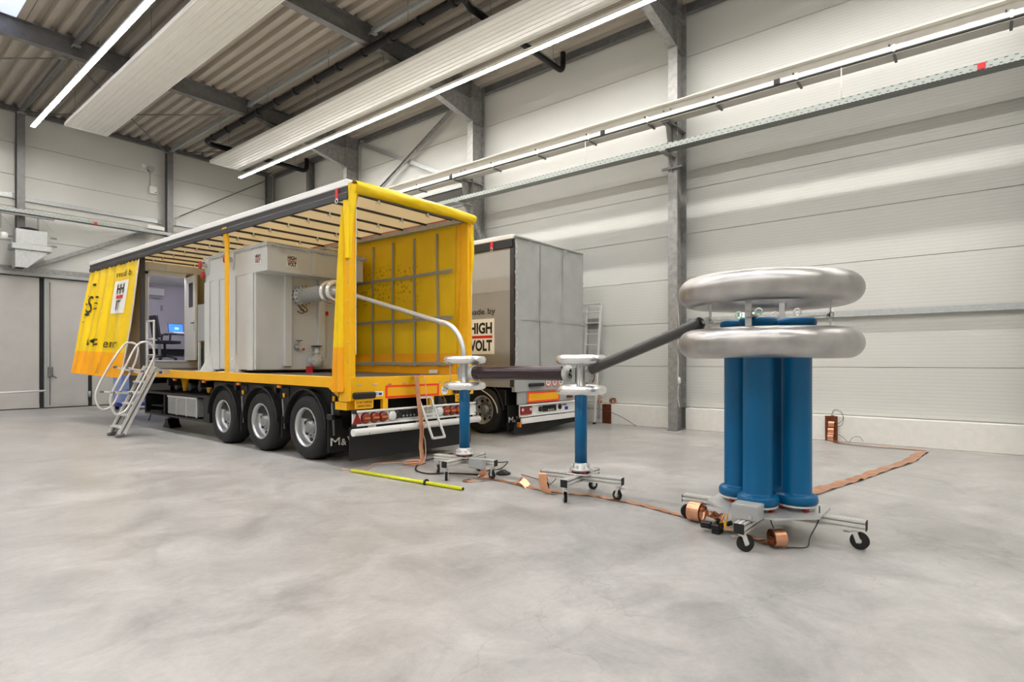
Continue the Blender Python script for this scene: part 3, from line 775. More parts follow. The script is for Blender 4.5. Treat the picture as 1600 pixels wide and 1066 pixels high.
# ---- pale blue trolley box, added for an unclear bluish patch at the back
t = thing('box_stand_in', 'pale blue box trolley at the end wall, added for an unclear bluish patch behind the access steps', 'stand_in', (6.4, 20.9, 0))
MB().box(6.0, 7.3, 20.6, 21.3, .22, 1.15, .02).build('box', m_bluebox, t)
MB().box(5.95, 7.35, 20.55, 21.35, .12, .2, .01).build('base_frame', m_blueink, t)
for x in (6.1, 7.2):
    for y in (20.65, 21.25): MB().cyl((x, y-.02, .06), (x, y+.02, .06), .06, n=14).build('wheel', m_rub, t)
# ---- exit sign on the long wall
t = thing('exit_sign', 'green and white emergency exit sign on the wall seen between the rings', 'sign', (12.5, 3.84, 2.4))
MB().box(12.47, 12.55, 3.62, 4.06, 2.42, 2.64, .006).build('housing', m_green, t)
MB().prism([(3.70, 2.53), (3.78, 2.59), (3.78, 2.55), (3.88, 2.55), (3.88, 2.51), (3.78, 2.51), (3.78, 2.47)], 12.464, 12.468, 'x').build('arrow', m_greenw, t)
MB().box(12.464, 12.468, 3.92, 4.02, 2.45, 2.61).build('door_symbol', m_greenw, t)
# ================================================================== YELLOW SEMI TRAILER (stands level on its wheels, deck rises slightly forward)
TX0, TX1, TY0, TY1 = 4.74, 7.23, 6.84, 18.6
KD, KR = .007, .0125                         # deck and roof pitch
def dz(y): return KD*(y-TY0)
def make_wheel(c, parent, out=-1, name='wheel'):
    """complete wheel: tyre with rim, hub and nuts; axis along X, outer face towards out*X"""
    x, y, z = c; ax = (out, 0, 0); s = .19
    ty = MB().lathe([(.295, -s+.02), (.33, -s), (.40, -s-.005), (.455, -s+.012), (.485, -s+.05), (.497, -s+.09), (.5, 0), (.497, s-.09), (.485, s-.05), (.455, s-.012), (.40, s+.005), (.33, s), (.295, s-.02)], c, ax, 48, caps=False)
    for k in range(4):
        h = -.11+k*.073
        ty.lathe([(.4995, h-.012), (.503, h-.008), (.503, h+.008), (.4995, h+.012)], c, ax, 48, caps=False)
    t = ty.build(name, m_tyre, parent)
    MB().lathe([(.298, s-.03), (.305, s-.01), (.292, s-.003), (.280, s-.02), (.270, s-.04), (.266, s-.08), (.258, .065), (.24, .05), (.21, .04), (.18, .05), (.12, .055), (.10, .055)], c, ax, 40, caps=False).lathe([(.0, .05), (.14, .05)], c, ax, 40, caps=False).build('rim', m_rim, t)
    MB().lathe([(.115, .05), (.11, .085), (.095, .095), (.085, .13), (.06, .14), (0, .142)], c, ax, 24).build('hub', m_hub, t)
    mb = MB()
    for k in range(8):
        a = 2*PI*k/8+.2; mb.cyl(Vector(c)+Vector((out*.046, .205*math.cos(a), .205*math.sin(a))), Vector(c)+Vector((out*.062, .205*math.cos(a), .205*math.sin(a))), .032, n=12)
    mb.build('hand_holes', m_blk, t, kind='stuff')
    mb = MB()
    for k in range(10):
        a = 2*PI*k/10; mb.cyl(Vector(c)+Vector((out*.05, .15*math.cos(a), .15*math.sin(a))), Vector(c)+Vector((out*.085, .15*math.cos(a), .15*math.sin(a))), .016, n=8)
    mb.build('wheel_nuts', m_hub, t, kind='stuff')
    return t
def copy_part(src, parent, d):
    b = src.copy(); COL.objects.link(b); b.parent = parent; b.location = Vector(src.location)+Vector(d)
    for c in list(src.children):
        e = c.copy(); COL.objects.link(e); e.parent = b
    return b
def fender(t, y, x0=4.77, x1=5.2, z=.5, r=.585):
    a0, a1, n = 2, 178, 20
    po = arc((0, y, z), r, a0, a1, n); pi = arc((0, y, z), r-.012, a0, a1, n)
    mb = MB().prism([(p[1], p[2]) for p in po]+[(p[1], p[2]) for p in reversed(pi)], x0, x1, 'x')
    mb.tube([(x0, p[1], p[2]) for p in po], .016, 8)
    return mb.build('fender', m_rub, t)
def marker(t, y, z, x=4.765):
    return MB().box(x-.03, x+.02, y-.05, y+.05, z-.022, z+.022, .008).build('marker_light', m_ambo, t)
T = thing('semi_trailer', 'yellow curtain-sided semi trailer with open sides carrying a grey transformer', 'trailer', (6.0, 9.46, 0))
MB().box(TX0+.05, TX1-.05, TY0+.06, TY1, 1.14, 1.272).shear(KD, TY0).build('deck_floor', m_deckfloor, T)
for k in range(9): MB().box(TX0+.1+k*.255, TX0+.34+k*.255, TY0+.08, TY1-.1, 1.268, 1.280).shear(KD, TY0).build('deck_board', m_deckfloor, T)
for x in (TX0, TX1-.06): MB().box(x, x+.06, TY0+.02, TY1, 1.128, 1.286, .006).shear(KD, TY0).build('side_rail', m_yel, T)
MB().box(TX0-.003, TX0+.063, 14.02, 14.30, 1.123, 1.291).shear(KD, TY0).build('bare_rail_section', m_galvl, T)
MB().box(TX0, TX1, TY0-.02, TY0+.09, .956, 1.288, .006).build('rear_sill', m_yel, T)
MB().box(TX0+.01, TX0+.10, TY0+.02, TY0+.28, .94, 1.13).prism([(TY0+.26, 1.13), (TY0+.26, .99), (TY0+.55, 1.13)], TX0+.01, TX0+.05, 'x').build('corner_bracket', m_yel, T)
MB().box(TX0+.0, TX0+.10, TY0, TY0+.15, 1.28, 3.93, .006).build('corner_post', m_yel, T)
MB().box(TX1-.12, TX1-.03, TY0, TY0+.15, 1.28, 3.93, .006).build('corner_post', m_yel, T)
for k in range(9): MB().cyl((TX0-.004, TY0+.04, 1.5+.28*k), (TX0+.002, TY0+.04, 1.5+.28*k), .014, n=8).build('eyelet', m_galvl, T)
# stanchion between the corner and the cab end
MB().box(TX0-.004, TX0+.02, 10.53, 10.67, 1.29, 3.62).box(TX0+.0, TX0+.03, 10.58, 10.62, 1.29, 3.62).shear(KD, TY0).build('stanchion', m_yel, T)
MB().prism([(TX0-.004, 3.62), (TX0+.03, 3.62), (TX0-.02, 3.9), (TX0-.055, 3.9)], 10.53, 10.67, 'y').shear(KD, TY0).build('stanchion_head', m_yel, T)
# gathered end of the rear curtain tied to the corner post
def bundle(u, v):
    z = 1.08+u*2.62
    w = .27*(1-u)**.8+.035; yc = TY0+.15+w/2-.02
    a = 2*PI*v
    ry = w/2*(1+.10*math.sin(5*a+u*2)); rx = (.075-.03*u)*(1+.25*math.sin(7*a+1+u*3))
    return (TX0+.02+rx*math.cos(a), yc+ry*math.sin(a), z)
mb = MB(); mb.grid(lambda u, v: bundle(.24+u*.76, v), 30, 36); mb.build('curtain_bundle', m_tarp, T)
mb = MB(); mb.grid(lambda u, v: bundle(u*.24, v), 10, 36); mb.build('bundle_hem', m_hem, T)
def flare(u, v):
    z = 2.95+u*1.03; a = 2*PI*v; g = u**1.5
    return (TX0+.0+(.045+.05*g)*math.cos(a)*(1+.2*math.sin(4*a+u*5))+.06*g, TY0-.01+.06*g*0+(.05+.07*g)*math.sin(a)*(1+.2*math.sin(5*a+3*u))+.05, z)
MB().grid(flare, 16, 32).build('tied_flap', m_tarp, T)
MB().tube(smooth_path([(TX0+.05, TY0-.07, 3.9), (TX0+.085, TY0-.03, 3.5), (TX0+.095, TY0-.01, 2.8), (TX0+.098, TY0-.008, 1.9), (TX0+.10, TY0-.008, 1.6)], 5), .007, 6).build('lashing_rope', m_rope, T)
# rear tarp rolled up under the roof edge
def roll(u, v):
    x = TX0+.03+u*(TX1-TX0-.02); a = 2*PI*v
    r = (.088-.012*u)*(1+.05*math.sin(3*a+u*11)+.03*math.sin(5*a-u*26)); r *= min(1, (1-u)/.02+.25)
    return (x, TY0-.05+r*math.cos(a), 3.945+.02*math.sin(u*3.0)+r*math.sin(a))
mb = MB(); mb.grid(roll, 60, 24); mb.build('rolled_tarp', m_tarp, T)
# roof
MB().box(TX0+.05, TX1-.05, TY0+.02, TY1, 4.0, 4.03).shear(KR, TY0).build('roof_cloth', m_cream, T)
MB().box(TX0-.045, TX0+.07, TY0, TY1+.03, 3.95, 4.05, .012).shear(KR, TY0).build('roof_edge', m_roofw, T)
MB().box(TX0-.035, TX0-.005, TY0, TY1, 3.86, 3.96, .008).box(TX0-.05, TX0-.01, TY0, TY1, 3.765, 3.865, .014).shear(KR, TY0).build('roof_pelmet', m_pelmet, T)
MB().box(TX0-.02, TX0+.06, TY1-.02, TY1+.05, 3.8, 4.03).shear(KR, TY0).build('roof_corner_cap', m_pelmet, T)
MB().box(TX1-.16, TX1-.04, TY0+.02, TY1, 3.90, 3.985).shear(KR, TY0).build('far_roof_rail', m_galvl, T)
MB().box(TX1-.165, TX1-.04, TY0+.02, TY1, 3.985, 4.0).shear(KR, TY0).build('red_rail_stripe', m_redstrap, T)
MB().box(TX0+.05, TX1-.05, TY0+.02, TY0+.10, 3.90, 4.0).build('rear_header', m_galvd, T)
bow = None
for k in range(17):
    y = 7.2+.66*k; z = KR*(y-TY0)
    if bow is None:
        bow = MB().box(TX0+.06, TX1-.15, y-.02, y+.02, 3.965, 3.999, .006).build('roof_bow', m_pelmet, T)
        for x in (5.5, 6.5): MB().box(x-.012, x+.012, y-.028, y+.028, 3.93, 4.0).box(x-.006, x+.006, y-.05, y-.04, 3.90, 3.96).build('bow_clip', m_white2, bow)
        by = y
    else:
        b = copy_part(bow, T, (0, y-by, z))
bow.location = (0, 0, KR*(by-TY0))
MB().box(TX0-.052, TX0-.042, 7.05, 7.11, 3.80, 3.95).build('red_strap', m_redstrap, T)
MB().torus((TX0-.05, 7.08, 3.775), .03, .007, 16, 6, (1, 0, 0)).build('strap_ring', m_alu, T)
# far curtain with grey webbing
def far(y0, y1, z0, z1, amp):
    def f(u, v):
        y = y0+u*(y1-y0); z = z0+v*(z1-z0)
        return (TX1-.06+amp*math.sin(y*7.3+z*1.7)+amp*.7*math.sin(y*17+z*4), y, z)
    return f
MB().grid(far(TY0+.3, 18.5, 1.66, 3.96, .006), 90, 16).build('far_curtain', m_dots, T)
MB().grid(far(TY0+.3, 18.5, 1.29, 1.66, .006), 90, 4).build('far_curtain_hem', m_hem, T)
MB().grid(lambda u, v: (TX1-.05-.05*math.sin(PI*u)*(1-.4*v)+.01*math.sin(9*u+5*v), TY0+.13+u*.24, 1.29+v*2.63), 14, 14).build('gathered_curtain_end', m_yel, T)
MB().cyl((TX1-.015, TY0+.02, 1.3), (TX1-.015, TY0+.02, 3.9), .012, n=8).build('post_edge_profile', m_white2, T)
MB().grid(lambda u, v: (TX1-.06+u*(.015+.085*v), TY0-.01+.02*math.sin(8*v), 2.5+1.38*v), 4, 10).build('hanging_flap', m_tarp, T)
for k in range(17):
    y = 7.64+.63*k
    pts = [(TX1-.082+.006*math.sin(y*5+z*.9), y+.012*math.sin(z*2.2+k), z) for z in [1.42+.16*i for i in range(16)]]
    MB().ribbon(pts, (0, 1, 0), .055, .004).build('webbing_strap', m_web, T)
for z in (1.47, 2.29, 3.11):
    pts = [(TX1-.088, 7.25+.35*i, z+.006*math.sin(i*1.3)) for i in range(32)]
    MB().ribbon(pts, (0, 0, 1), .055, .004).build('webbing_strap', m_web, T)
MB().box(TX1-.10, TX1-.092, 7.62, 7.84, 1.30, 1.36).build('care_label', m_sign, T)
# front bulkhead
MB().box(TX0+.05, TX1-.05, TY1-.06, TY1, 1.36, 4.12).build('front_bulkhead', m_cabin, T)
MB().box(TX0+.0, TX0+.08, 14.88, 14.96, 1.33, 3.9).build('door_post', m_pelmet, T)
# ---- front curtain pushed forward and gathered in pleats
def cur(u, v):
    """u 0..1 from the free edge to the front, v 0..1 from top to bottom"""
    yt = 14.93+3.62*u; yb = 15.05+2.95*u
    y = yt+(yb-yt)*v; z = (3.86+.055*u)*(1-v)+(1.13+.10*u)*v
    x = TX0-.02+(-.30-.27*u)*v
    A = (.018+.046*v)*min(1, .2+u*1.6)
    ph = (5.2*u**1.25+.35*u)*2*PI
    x += A*math.sin(ph+.5*math.sin(3*v))+.03*v*math.sin(ph*.5+v*4)
    y += .05*v*math.cos(ph)
    return Vector((x, y, z))
SPL = .79
MB().grid(lambda u, v: cur(u, v*SPL), 150, 26).build('gathered_curtain', m_tarp, T)
MB().grid(lambda u, v: cur(u, SPL+v*(1-SPL)), 150, 8).build('curtain_hem', m_hem, T)
MB().tube([cur(0, v/20)+Vector((-.005, -.01, 0)) for v in range(21)], .016, 8).build('curtain_edge_pole', m_alu, T)
mb = MB()
for k in range(16):
    p = cur(.03+k*.062, .0); mb.box(p.x-.02, p.x+.015, p.y-.02, p.y+.02, p.z-.02, p.z+.07)
mb.build('curtain_rollers', m_pelmet, T, kind='stuff')
def on_curtain(name, st, u0, v0, wu, hv, mat, off=.02, bold=.01, poly=None, parent=None):
    """print lettering on the pleated cloth: u0,v0 = lower left as read (u grows to the left in view)"""
    if poly is None: vs, fs = text_mesh(st, 1, 1, bold)
    else: vs, fs = poly
    bm = bmesh.new(); bv = [bm.verts.new((a, b, 0)) for a, b in vs]
    for f in fs:
        try: bm.faces.new([bv[i] for i in f])
        except Exception: pass
    for _ in range(2):
        bmesh.ops.subdivide_edges(bm, edges=[e for e in bm.edges if e.calc_length() > .12], cuts=1, use_grid_fill=False)
        bmesh.ops.triangulate(bm, faces=bm.faces)
    bm.verts.ensure_lookup_table(); bm.faces.ensure_lookup_table()
    mb = MB(); out = []
    for w in bm.verts:
        u = u0-w.co.x*wu; v = v0-w.co.y*hv; p = cur(u, v); e = .004
        n = (cur(u+e, v)-cur(u-e, v)).cross(cur(u, v+e)-cur(u, v-e)).normalized()
        if n.x > 0: n = -n
        out.append(p+n*off)
    fs2 = [[w.index for w in f.verts] for f in bm.faces]; bm.verts.index_update()
    fs2 = [[w.index for w in f.verts] for f in bm.faces]
    mb.add(out, fs2); bm.free()
    return mb.build(name, mat, parent or T)
def rect(n=6): 
    vs = [(i/n, j/n) for i in range(n+1) for j in range(n+1)]
    return vs, [[i*(n+1)+j, (i+1)*(n+1)+j, (i+1)*(n+1)+j+1, i*(n+1)+j+1] for i in range(n) for j in range(n)]
on_curtain('lettering', 'mad b', .36, .125, .26, .055, m_ink, bold=0)
sg = on_curtain('sign_patch', '', .37, .45, .235, .29, m_sign, .012, poly=rect(14))
on_curtain('lettering', 'HH', .325, .275, .145, .085, m_ink, .022, .02)
on_curtain('red_bar', '', .32, .32, .14, .03, m_redink, .022, poly=rect(8))
on_curtain('lettering', 'IT', .31, .42, .10, .085, m_ink, .022, .02)
on_curtain('lettering', 'C', .77, .40, .09, .07, m_ink, .022, .01)
on_curtain('lettering', 'S', .87, .43, .05, .17, m_ink, .022, 0)
on_curtain('lettering', 'agt', .80, .76, .28, .10, m_ink, .022, .02)
on_curtain('lettering', 'ener', .40, .75, .25, .05, m_ink, .022, 0)
for k, (u, v, s) in enumerate([(.86, .16, .05), (.95, .30, .04), (.905, .27, .035), (.97, .34, .03), (.93, .36, .035), (.895, .35, .03), (.96, .40, .035), (.92, .42, .03), (.88, .455, .05), (.94, .47, .03), (.78, .28, .035), (.72, .29, .04), (.93, .52, .03)]):
    on_curtain('print_mark', '', u, v, s, s*.5, m_ink, .022, poly=([(.5+.5*math.cos(a*.7854), .5+.5*math.sin(a*.7854)) for a in range(8)], [list(range(8))]))
on_curtain('buckle', '', .445, .985, .03, .10, m_blk, .03, poly=rect(4))
# ---- running gear
w0 = make_wheel((4.97, 8.06, .5), T)
for k in (1, 2): copy_part(w0, T, (0, 1.40*k, 0))
wf = make_wheel((7.0, 8.06, .5), T, 1)
for k in (1, 2): copy_part(wf, T, (0, 1.40*k, 0))
for k in range(3):
    y = 8.06+1.4*k
    MB().cyl((5.1, y, .5), (6.9, y, .5), .075, n=14).build('axle', m_blk, T)
    fender(T, y); fender(T, y, 6.8, 7.2)
    MB().box(5.25, 6.75, y-.04, y+.5, .55, .75, .03).build('suspension', m_blk, T)
    # small brackets, springs and hoses between the wheels
    MB().box(4.84, 5.0, y-.82, y-.60, .72, 1.1, .01).build('hanger_bracket', m_blk, T)
    MB().cyl((4.84, y-.69, .42), (4.84, y-.64, .90), .018, n=8).build('damper', m_galvd, T)
    MB().cyl((4.82, y-.72, .93), (4.82, y-.72, 1.0), .022, n=8).build('hose_fitting', m_yel, T)
for k in (0, 1):
    y = 8.06+1.4*k+.72
    MB().box(4.80, 5.16, y-.012, y+.012, .28, .62).build('mud_flap', m_rub, T)
mf = MB().box(4.76, 5.22, 7.40, 7.42, .17, .66, .004).build('mud_flap', m_rub, T)
letter('lettering', 'M', .16, .115, (4.80, 7.397, .27), 'y', m_sign, mf, .008)
letter('lettering', '&', .09, .10, (4.98, 7.397, .26), 'y', m_sign, mf, .02)
letter('lettering', 'V', .14, .115, (5.08, 7.397, .27), 'y', m_sign, mf, .008)
MB().box(4.74, 4.80, 7.28, 7.42, .66, .74, .01).build('flap_bracket', m_blk, T)
for x in (5.45, 6.5): MB().isec((x, 7.0, .93), (x, 18.0, .95), (1, 0, 0), (0, 0, 1), .14, .4).build('chassis_beam', m_blk, T)
MB().box(5.0, 6.95, 7.4, 7.44, .5, 1.1).build('rear_bulkhead', m_blk, T)
for y in (9.0, 10.4, 11.9, 13.5, 15.2): MB().box(4.80, 7.17, y-.04, y+.04, 1.0, 1.13).build('cross_member', m_blk, T)
MB().box(4.86, 4.90, 7.5, 11.4, .62, 1.12).build('wheel_arch_backing', m_blk, T)
for y in (12.1, 13.3): MB().prism([(y-.16, 1.14), (y+.16, 1.14), (y+.05, .88), (y-.05, .88)], 5.05, 5.09, 'x').build('support_plate', m_yel, T)
for y in (8.78, 10.18, 11.6, 13.0): marker(T, y, 1.09+dz(y))
for y in (12.4, 12.9, 13.6): MB().cyl((5.0, y, .98), (5.3, y, .98), .09, n=14).build('air_tank', m_blk, T)
# open side locker with a rack of aluminium cassettes
MB().box(4.80, 5.5, 11.45, 14.85, .33, .37, .005).box(4.80, 5.5, 11.45, 14.85, .80, .85, .005).box(4.80, 5.5, 11.45, 11.72, .37, .80).box(4.80, 5.5, 14.78, 14.85, .37, .80).box(5.46, 5.5, 11.45, 14.85, .37, .80).box(4.82, 5.46, 13.72, 13.78, .37, .8).build('side_locker', m_blk, T)
MB().box(4.84, 5.3, 13.95, 14.6, .37, .42).box(4.86, 5.2, 13.95, 14.6, .52, .54).build('locker_shelf', m_rub, T)
for k in range(3):
    y0 = 12.1+.5*k; mb = MB().box(4.84, 5.3, y0+.01, y0+.49, .40, .76)
    for j in range(9): mb.box(4.832, 4.85, y0+.02, y0+.48, .415+j*.038, .415+j*.038+.02)
    c = mb.build('cassette', m_galvl, T)
    MB().box(4.825, 4.85, y0, y0+.03, .39, .79).box(4.822, 4.852, y0, y0+.5, .755, .79).build('cassette_frame', m_alu, c)
for x in (5.25, 6.75):
    MB().box(x-.06, x+.06, 14.44, 14.56, .1, 1.1).build('landing_leg', m_blk, T)
    MB().prism([(14.28, 0), (14.72, 0), (14.62, .09), (14.56, .20), (14.44, .20), (14.38, .09)], x-.12, x+.12, 'x').build('landing_foot', m_blk, T)
MB().cyl((4.9, 14.7, .38), (4.85, 14.75, .16), .012, n=6).build('crank_handle', m_blk, T)
# ---- rear end: bumper, lamps, boards
R0 = TY0-.02
MB().box(TX0, TX1, R0-.05, R0-.03, .62, .80).box(TX0-.0, TX1, R0-.09, R0-.03, .795, .82, .004).box(TX0, TX1, R0-.09, R0-.03, .605, .63, .004).build('bumper_board', m_wpaint, T)
for x in (TX0-.005, TX1-.04): 
    MB().box(x, x+.045, R0-.095, R0-.02, .78, .83, .006).build('bumper_end_cap', m_blk, T)
    MB().box(x, x+.045, R0-.095, R0-.02, .595, .64, .006).build('bumper_end_cap', m_blk, T)
MB().cyl((TX0-.03, R0-.10, .525), (TX1+.03, R0-.10, .525), .052, n=20).build('underrun_tube', m_wpaint, T)
for x in (5.1, 6.0, 6.9): MB().box(x-.03, x+.03, R0-.06, R0+.4, .5, .6).build('tube_arm', m_wpaint, T)
for x in (4.95, 5.5, 6.3): MB().cyl((x, R0-.155, .50), (x, R0-.148, .50), .008, n=6).build('tube_screw', m_slot, T)
MB().box(TX0+.02, TX1-.02, R0+.05, R0+.065, .11, .58, .004).build('spray_flap', m_rub, T)
def lamp(x, mat, r=.072, z=.71):
    b = MB().cyl((x, R0-.06, z), (x, R0-.045, z), r+.004, n=24).lathe([(r, 0), (r, .03), (r*.9, .045), (r*.5, .055), (0, .058)], (x, R0-.055, z), (0, -1, 0), 24).build('rear_lamp', mat, T)
    return b
for x in (4.945, 5.10, 5.25): l = lamp(x, m_amb); MB().box(x-.05, x+.05, R0-.116, R0-.11, .695, .725).build('lens_stripe', m_ambo, l)
lamp(5.405, m_clear)
lamp(6.36, m_clear)
for x in (6.50, 6.645, 6.79): l = lamp(x, m_amb); MB().box(x-.05, x+.05, R0-.116, R0-.11, .695, .725).build('lens_stripe', m_ambo, l)
for x in (4.81, 7.0): MB().prism([(x-.075, .635), (x+.075, .635), (x, .79)], R0-.065, R0-.05, 'y').build('red_triangle_reflector', m_red, T)
# sockets and couplings cluster
sk = MB().box(5.50, 5.92, R0-.07, R0-.05, .665, .785, .006).build('socket_panel', m_blk, T)
for k in range(6): MB().cyl((5.57+.058*k, R0-.085, .74), (5.57+.058*k, R0-.07, .74), .022, n=12).build('socket', m_rub, sk)
for k in range(4): MB().cyl((5.62+.07*k, R0-.08, .695), (5.62+.07*k, R0-.07, .695), .014, n=10).build('socket_pin', m_galvl, sk)
MB().lathe([(.06, 0), (.06, .03), (.04, .045), (.02, .05)], (5.50, R0-.055, .72), (0, -1, 0), 18).build('coupling_head', m_blk, T)
MB().box(6.0, 6.22, R0-.062, R0-.05, .64, .78).build('inspection_plate', m_galvl, T)
# retro-reflective board with red border
bd = MB().box(5.34, 6.41, R0-.006, R0, .968, 1.157).build('marker_board', m_ryel, T)
MB().box(5.34, 6.41, R0-.009, R0-.006, .968, .997).box(5.34, 6.41, R0-.009, R0-.006, 1.128, 1.157).box(5.34, 5.375, R0-.009, R0-.006, .997, 1.128).box(6.375, 6.41, R0-.009, R0-.006, .997, 1.128).build('red_border', m_rred, bd)
for x0, x1 in ((4.76, 5.13), (6.72, 7.1)): MB().box(x0, x1, R0-.08, R0, .985, 1.075, .02).build('rubber_buffer', m_rub, T)
ss = MB().box(5.135, 5.30, R0-.004, R0, 1.005, 1.075).build('sticker', m_sign, T)
MB().box(5.22, 5.275, R0-.006, R0-.004, 1.02, 1.055).box(5.15, 5.21, R0-.006, R0-.004, 1.05, 1.06).box(5.15, 5.21, R0-.006, R0-.004, 1.025, 1.035).build('sticker_print', m_blueink, ss)
st = MB().lathe([(0, 0), (.075, 0), (.075, .004)], (6.54, R0+.001, 1.045), (0, -1, 0), 24).build('round_sticker', m_sign, T)
letter('lettering', 'AC8', .10, .05, (6.49, R0-.006, 1.02), 'y', m_blueink, st, .02)
for x0 in (4.78, 6.74):
    pl = MB().box(x0, x0+.31, R0-.05, R0-.042, .845, .975).build('warning_plate', m_ryel, T)
    letter('lettering', 'DO NOT OVERTAKE', .27, .034, (x0+.02, R0-.052, .915), 'y', m_ink, pl, .01)
    letter('lettering', 'TURNING VEHICLE', .25, .034, (x0+.03, R0-.052, .865), 'y', m_ink, pl, .01)
for x in (5.30, 6.22): MB().box(x, x+.09, R0, R0+.06, .80, .97).build('sill_leg', m_yel, T)
for x in (4.88, 5.15, 5.42, 5.7, 6.45): MB().box(x-.035, x+.035, R0-.012, R0, 1.172, 1.186, .004).build('lashing_eye', m_galvl, T)
MB().box(TX0+.02, 5.2, R0+.12, R0+.4, .82, .93).build('tail_box', m_yel, T)
# folding step hanging out at the rear
for x in (5.93, 6.18): MB().bar((x, R0-.06, .95), (x+.02, 6.46, .345), .03, .025).build('step_rail', m_alu, T)
for t_, dd in ((0, .03), (.42, .02), (1, .03)):
    p = Vector((5.93, R0-.06, .95)).lerp(Vector((5.95, 6.46, .345)), t_); MB().bar(p, p+Vector((.25, 0, 0)), .04, dd).build('step_rung', m_alu, T)
# ================================================================== GREY SEMI TRAILER
GX0, GX1, GY0, GY1 = 8.88, 11.40, 7.27, 19.0
G = thing('semi_trailer', 'closed grey curtain-sided semi trailer with silver tarp rear, beside the long wall', 'trailer', (10.1, 8.1, 0))
MB().grid(lambda u, v: (GX0+.012-.012*math.sin(u*40)*.3-.015*math.sin(PI*v), GY0+.03+u*(GY1-GY0-.05), 1.10+v*1.85), 60, 10).build('side_curtain', m_gcur, G)
MB().grid(lambda u, v: (GX0+.010-.004*math.sin(u*40), GY0+.03+u*(GY1-GY0-.05), 2.95+v*.9), 60, 4).build('curtain_upper_band', m_gcur2, G)
MB().box(GX0+.05, GX1-.02, GY0+.06, GY1, 1.0, 4.02).build('inner_body', m_gsteel, G)
MB().box(GX0-.045, GX1+.02, GY0, GY1, 3.965, 4.06, .012).build('roof_edge', m_roofw, G)
MB().box(GX0-.03, GX0+.0, GY0+.02, GY1, 3.80, 3.965, .01).build('roof_pelmet', m_blk, G)
MB().box(GX0-.042, GX0-.03, GY0+.52, GY0+.60, 3.84, 3.98).build('red_strap', m_redstrap, G)
MB().torus((GX0-.04, GY0+.56, 3.81), .03, .007, 16, 6, (1, 0, 0)).build('strap_ring', m_alu, G)
MB().box(GX0-.005, GX0+.04, GY0, GY0+.10, 1.0, 3.98).build('corner_post', m_pelmet, G)
def rear(u, v):
    x = GX0+.02+u*(GX1-GX0-.02); z = 1.02+v*3.02
    return (x, GY0-.012-.010*math.sin(u*11+v*3)-.006*math.sin(u*37)*math.sin(v*17), z)
MB().grid(rear, 60, 40).build('rear_tarp', m_gtarp, G)
for x in (GX0+.85, GX0+1.68): MB().grid(lambda u, v: (x+u*.035, GY0-.024-.006*math.sin(v*9), 1.02+v*3.0), 2, 20).build('tarp_seam', m_gtarp, G)
MB().grid(lambda u, v: (GX0+.03+u*(GX1-GX0-.04), GY0-.025-.004*math.sin(u*20), 2.36+v*.035), 30, 2).build('tarp_seam', m_gtarp, G)
MB().box(GX0, GX1, GY0-.05, GY0+.02, 4.0, 4.04, .01).build('rear_roof_hem', m_gtarp, G)
zz = [(GX0+.035+(.05 if k % 2 else -.005), GY0-.022 if k % 2 else GY0-.005, 3.93-k*.155) for k in range(19)]
MB().tube(zz, .008, 6).build('lacing_rope', m_rope, G)
for k in range(9): MB().cyl((GX0+.085, GY0-.03, 3.775-.31*k), (GX0+.085, GY0-.018, 3.775-.31*k), .018, n=10).build('eyelet', m_galvl, G)
for k in range(12): MB().cyl((GX1-.005, GY0-.03, 3.8-.24*k), (GX1+.012, GY0-.01, 3.8-.24*k), .014, n=8).build('eyelet', m_galvl, G)
MB().box(GX0, GX0+.05, GY0+.03, GY1, .99, 1.12).build('side_rail', m_gsteel, G)
MB().box(GX0, GX1, GY0-.03, GY0+.06, .90, 1.20, .006).build('rear_sill', m_gsteel, G)
letter('lettering', 'made by', .78, .16, (GX0-.010, 8.54, 2.46), 'x', m_ink, G, 0)
hv_sign(G, 'x', (GX0-.009, 8.53, 1.66), .75, .74)
MB().box(GX0-.01, GX0-.004, 8.02, 8.1, 1.26, 1.36).build('label', m_sign, G)
GR = GY0-.03
gw = make_wheel((9.08, 8.15, .5), G)
for k in (1, 2): copy_part(gw, G, (0, 1.35*k, 0))
gf = make_wheel((11.2, 8.15, .5), G, 1)
for k in (1, 2): copy_part(gf, G, (0, 1.35*k, 0))
fender(G, 8.15, 8.90, 9.3)
for y in (8.15, 9.5, 10.85): MB().cyl((9.2, y, .5), (11.1, y, .5), .07, n=12).build('axle', m_blk, G)
for x in (9.6, 10.65): MB().box(x-.06, x+.06, GY0+.1, 18, .72, 1.0).build('chassis_beam', m_blk, G)
MB().box(9.0, 11.3, 7.5, 7.54, .45, 1.0).build('rear_bulkhead', m_blk, G)
MB().box(8.92, 9.35, 7.52, 7.75, .6, .95, .02).build('bracket_box', m_blk, G)
gm = MB().box(8.92, 9.36, 7.46, 7.48, .12, .62, .004).build('mud_flap', m_rub, G)
letter('lettering', 'M', .15, .115, (8.94, 7.457, .27), 'y', m_sign, gm, .008)
letter('lettering', '&', .05, .06, (9.11, 7.457, .27), 'y', m_sign, gm, .02)
letter('lettering', 'V', .15, .115, (9.18, 7.457, .27), 'y', m_sign, gm, .008)
MB().tube(smooth_path([(8.86, 8.55, 1.05), (8.85, 8.2, .95), (8.87, 7.9, .8), (8.88, 7.75, .62), (8.9, 7.72, .45)], 5), .012, 6).build('air_hose', m_rope, G)
MB().box(8.96, 11.36, GR-.05, GR-.03, .41, .62).box(8.96, 11.36, GR-.12, GR-.03, .615, .638, .004).box(8.96, 11.36, GR-.09, GR-.03, .395, .415, .004).build('bumper_board', m_wpaint, G)
MB().box(8.96, 11.36, GR-.12, GR-.07, .265, .375, .006).build('underrun_bar', m_wpaint, G)
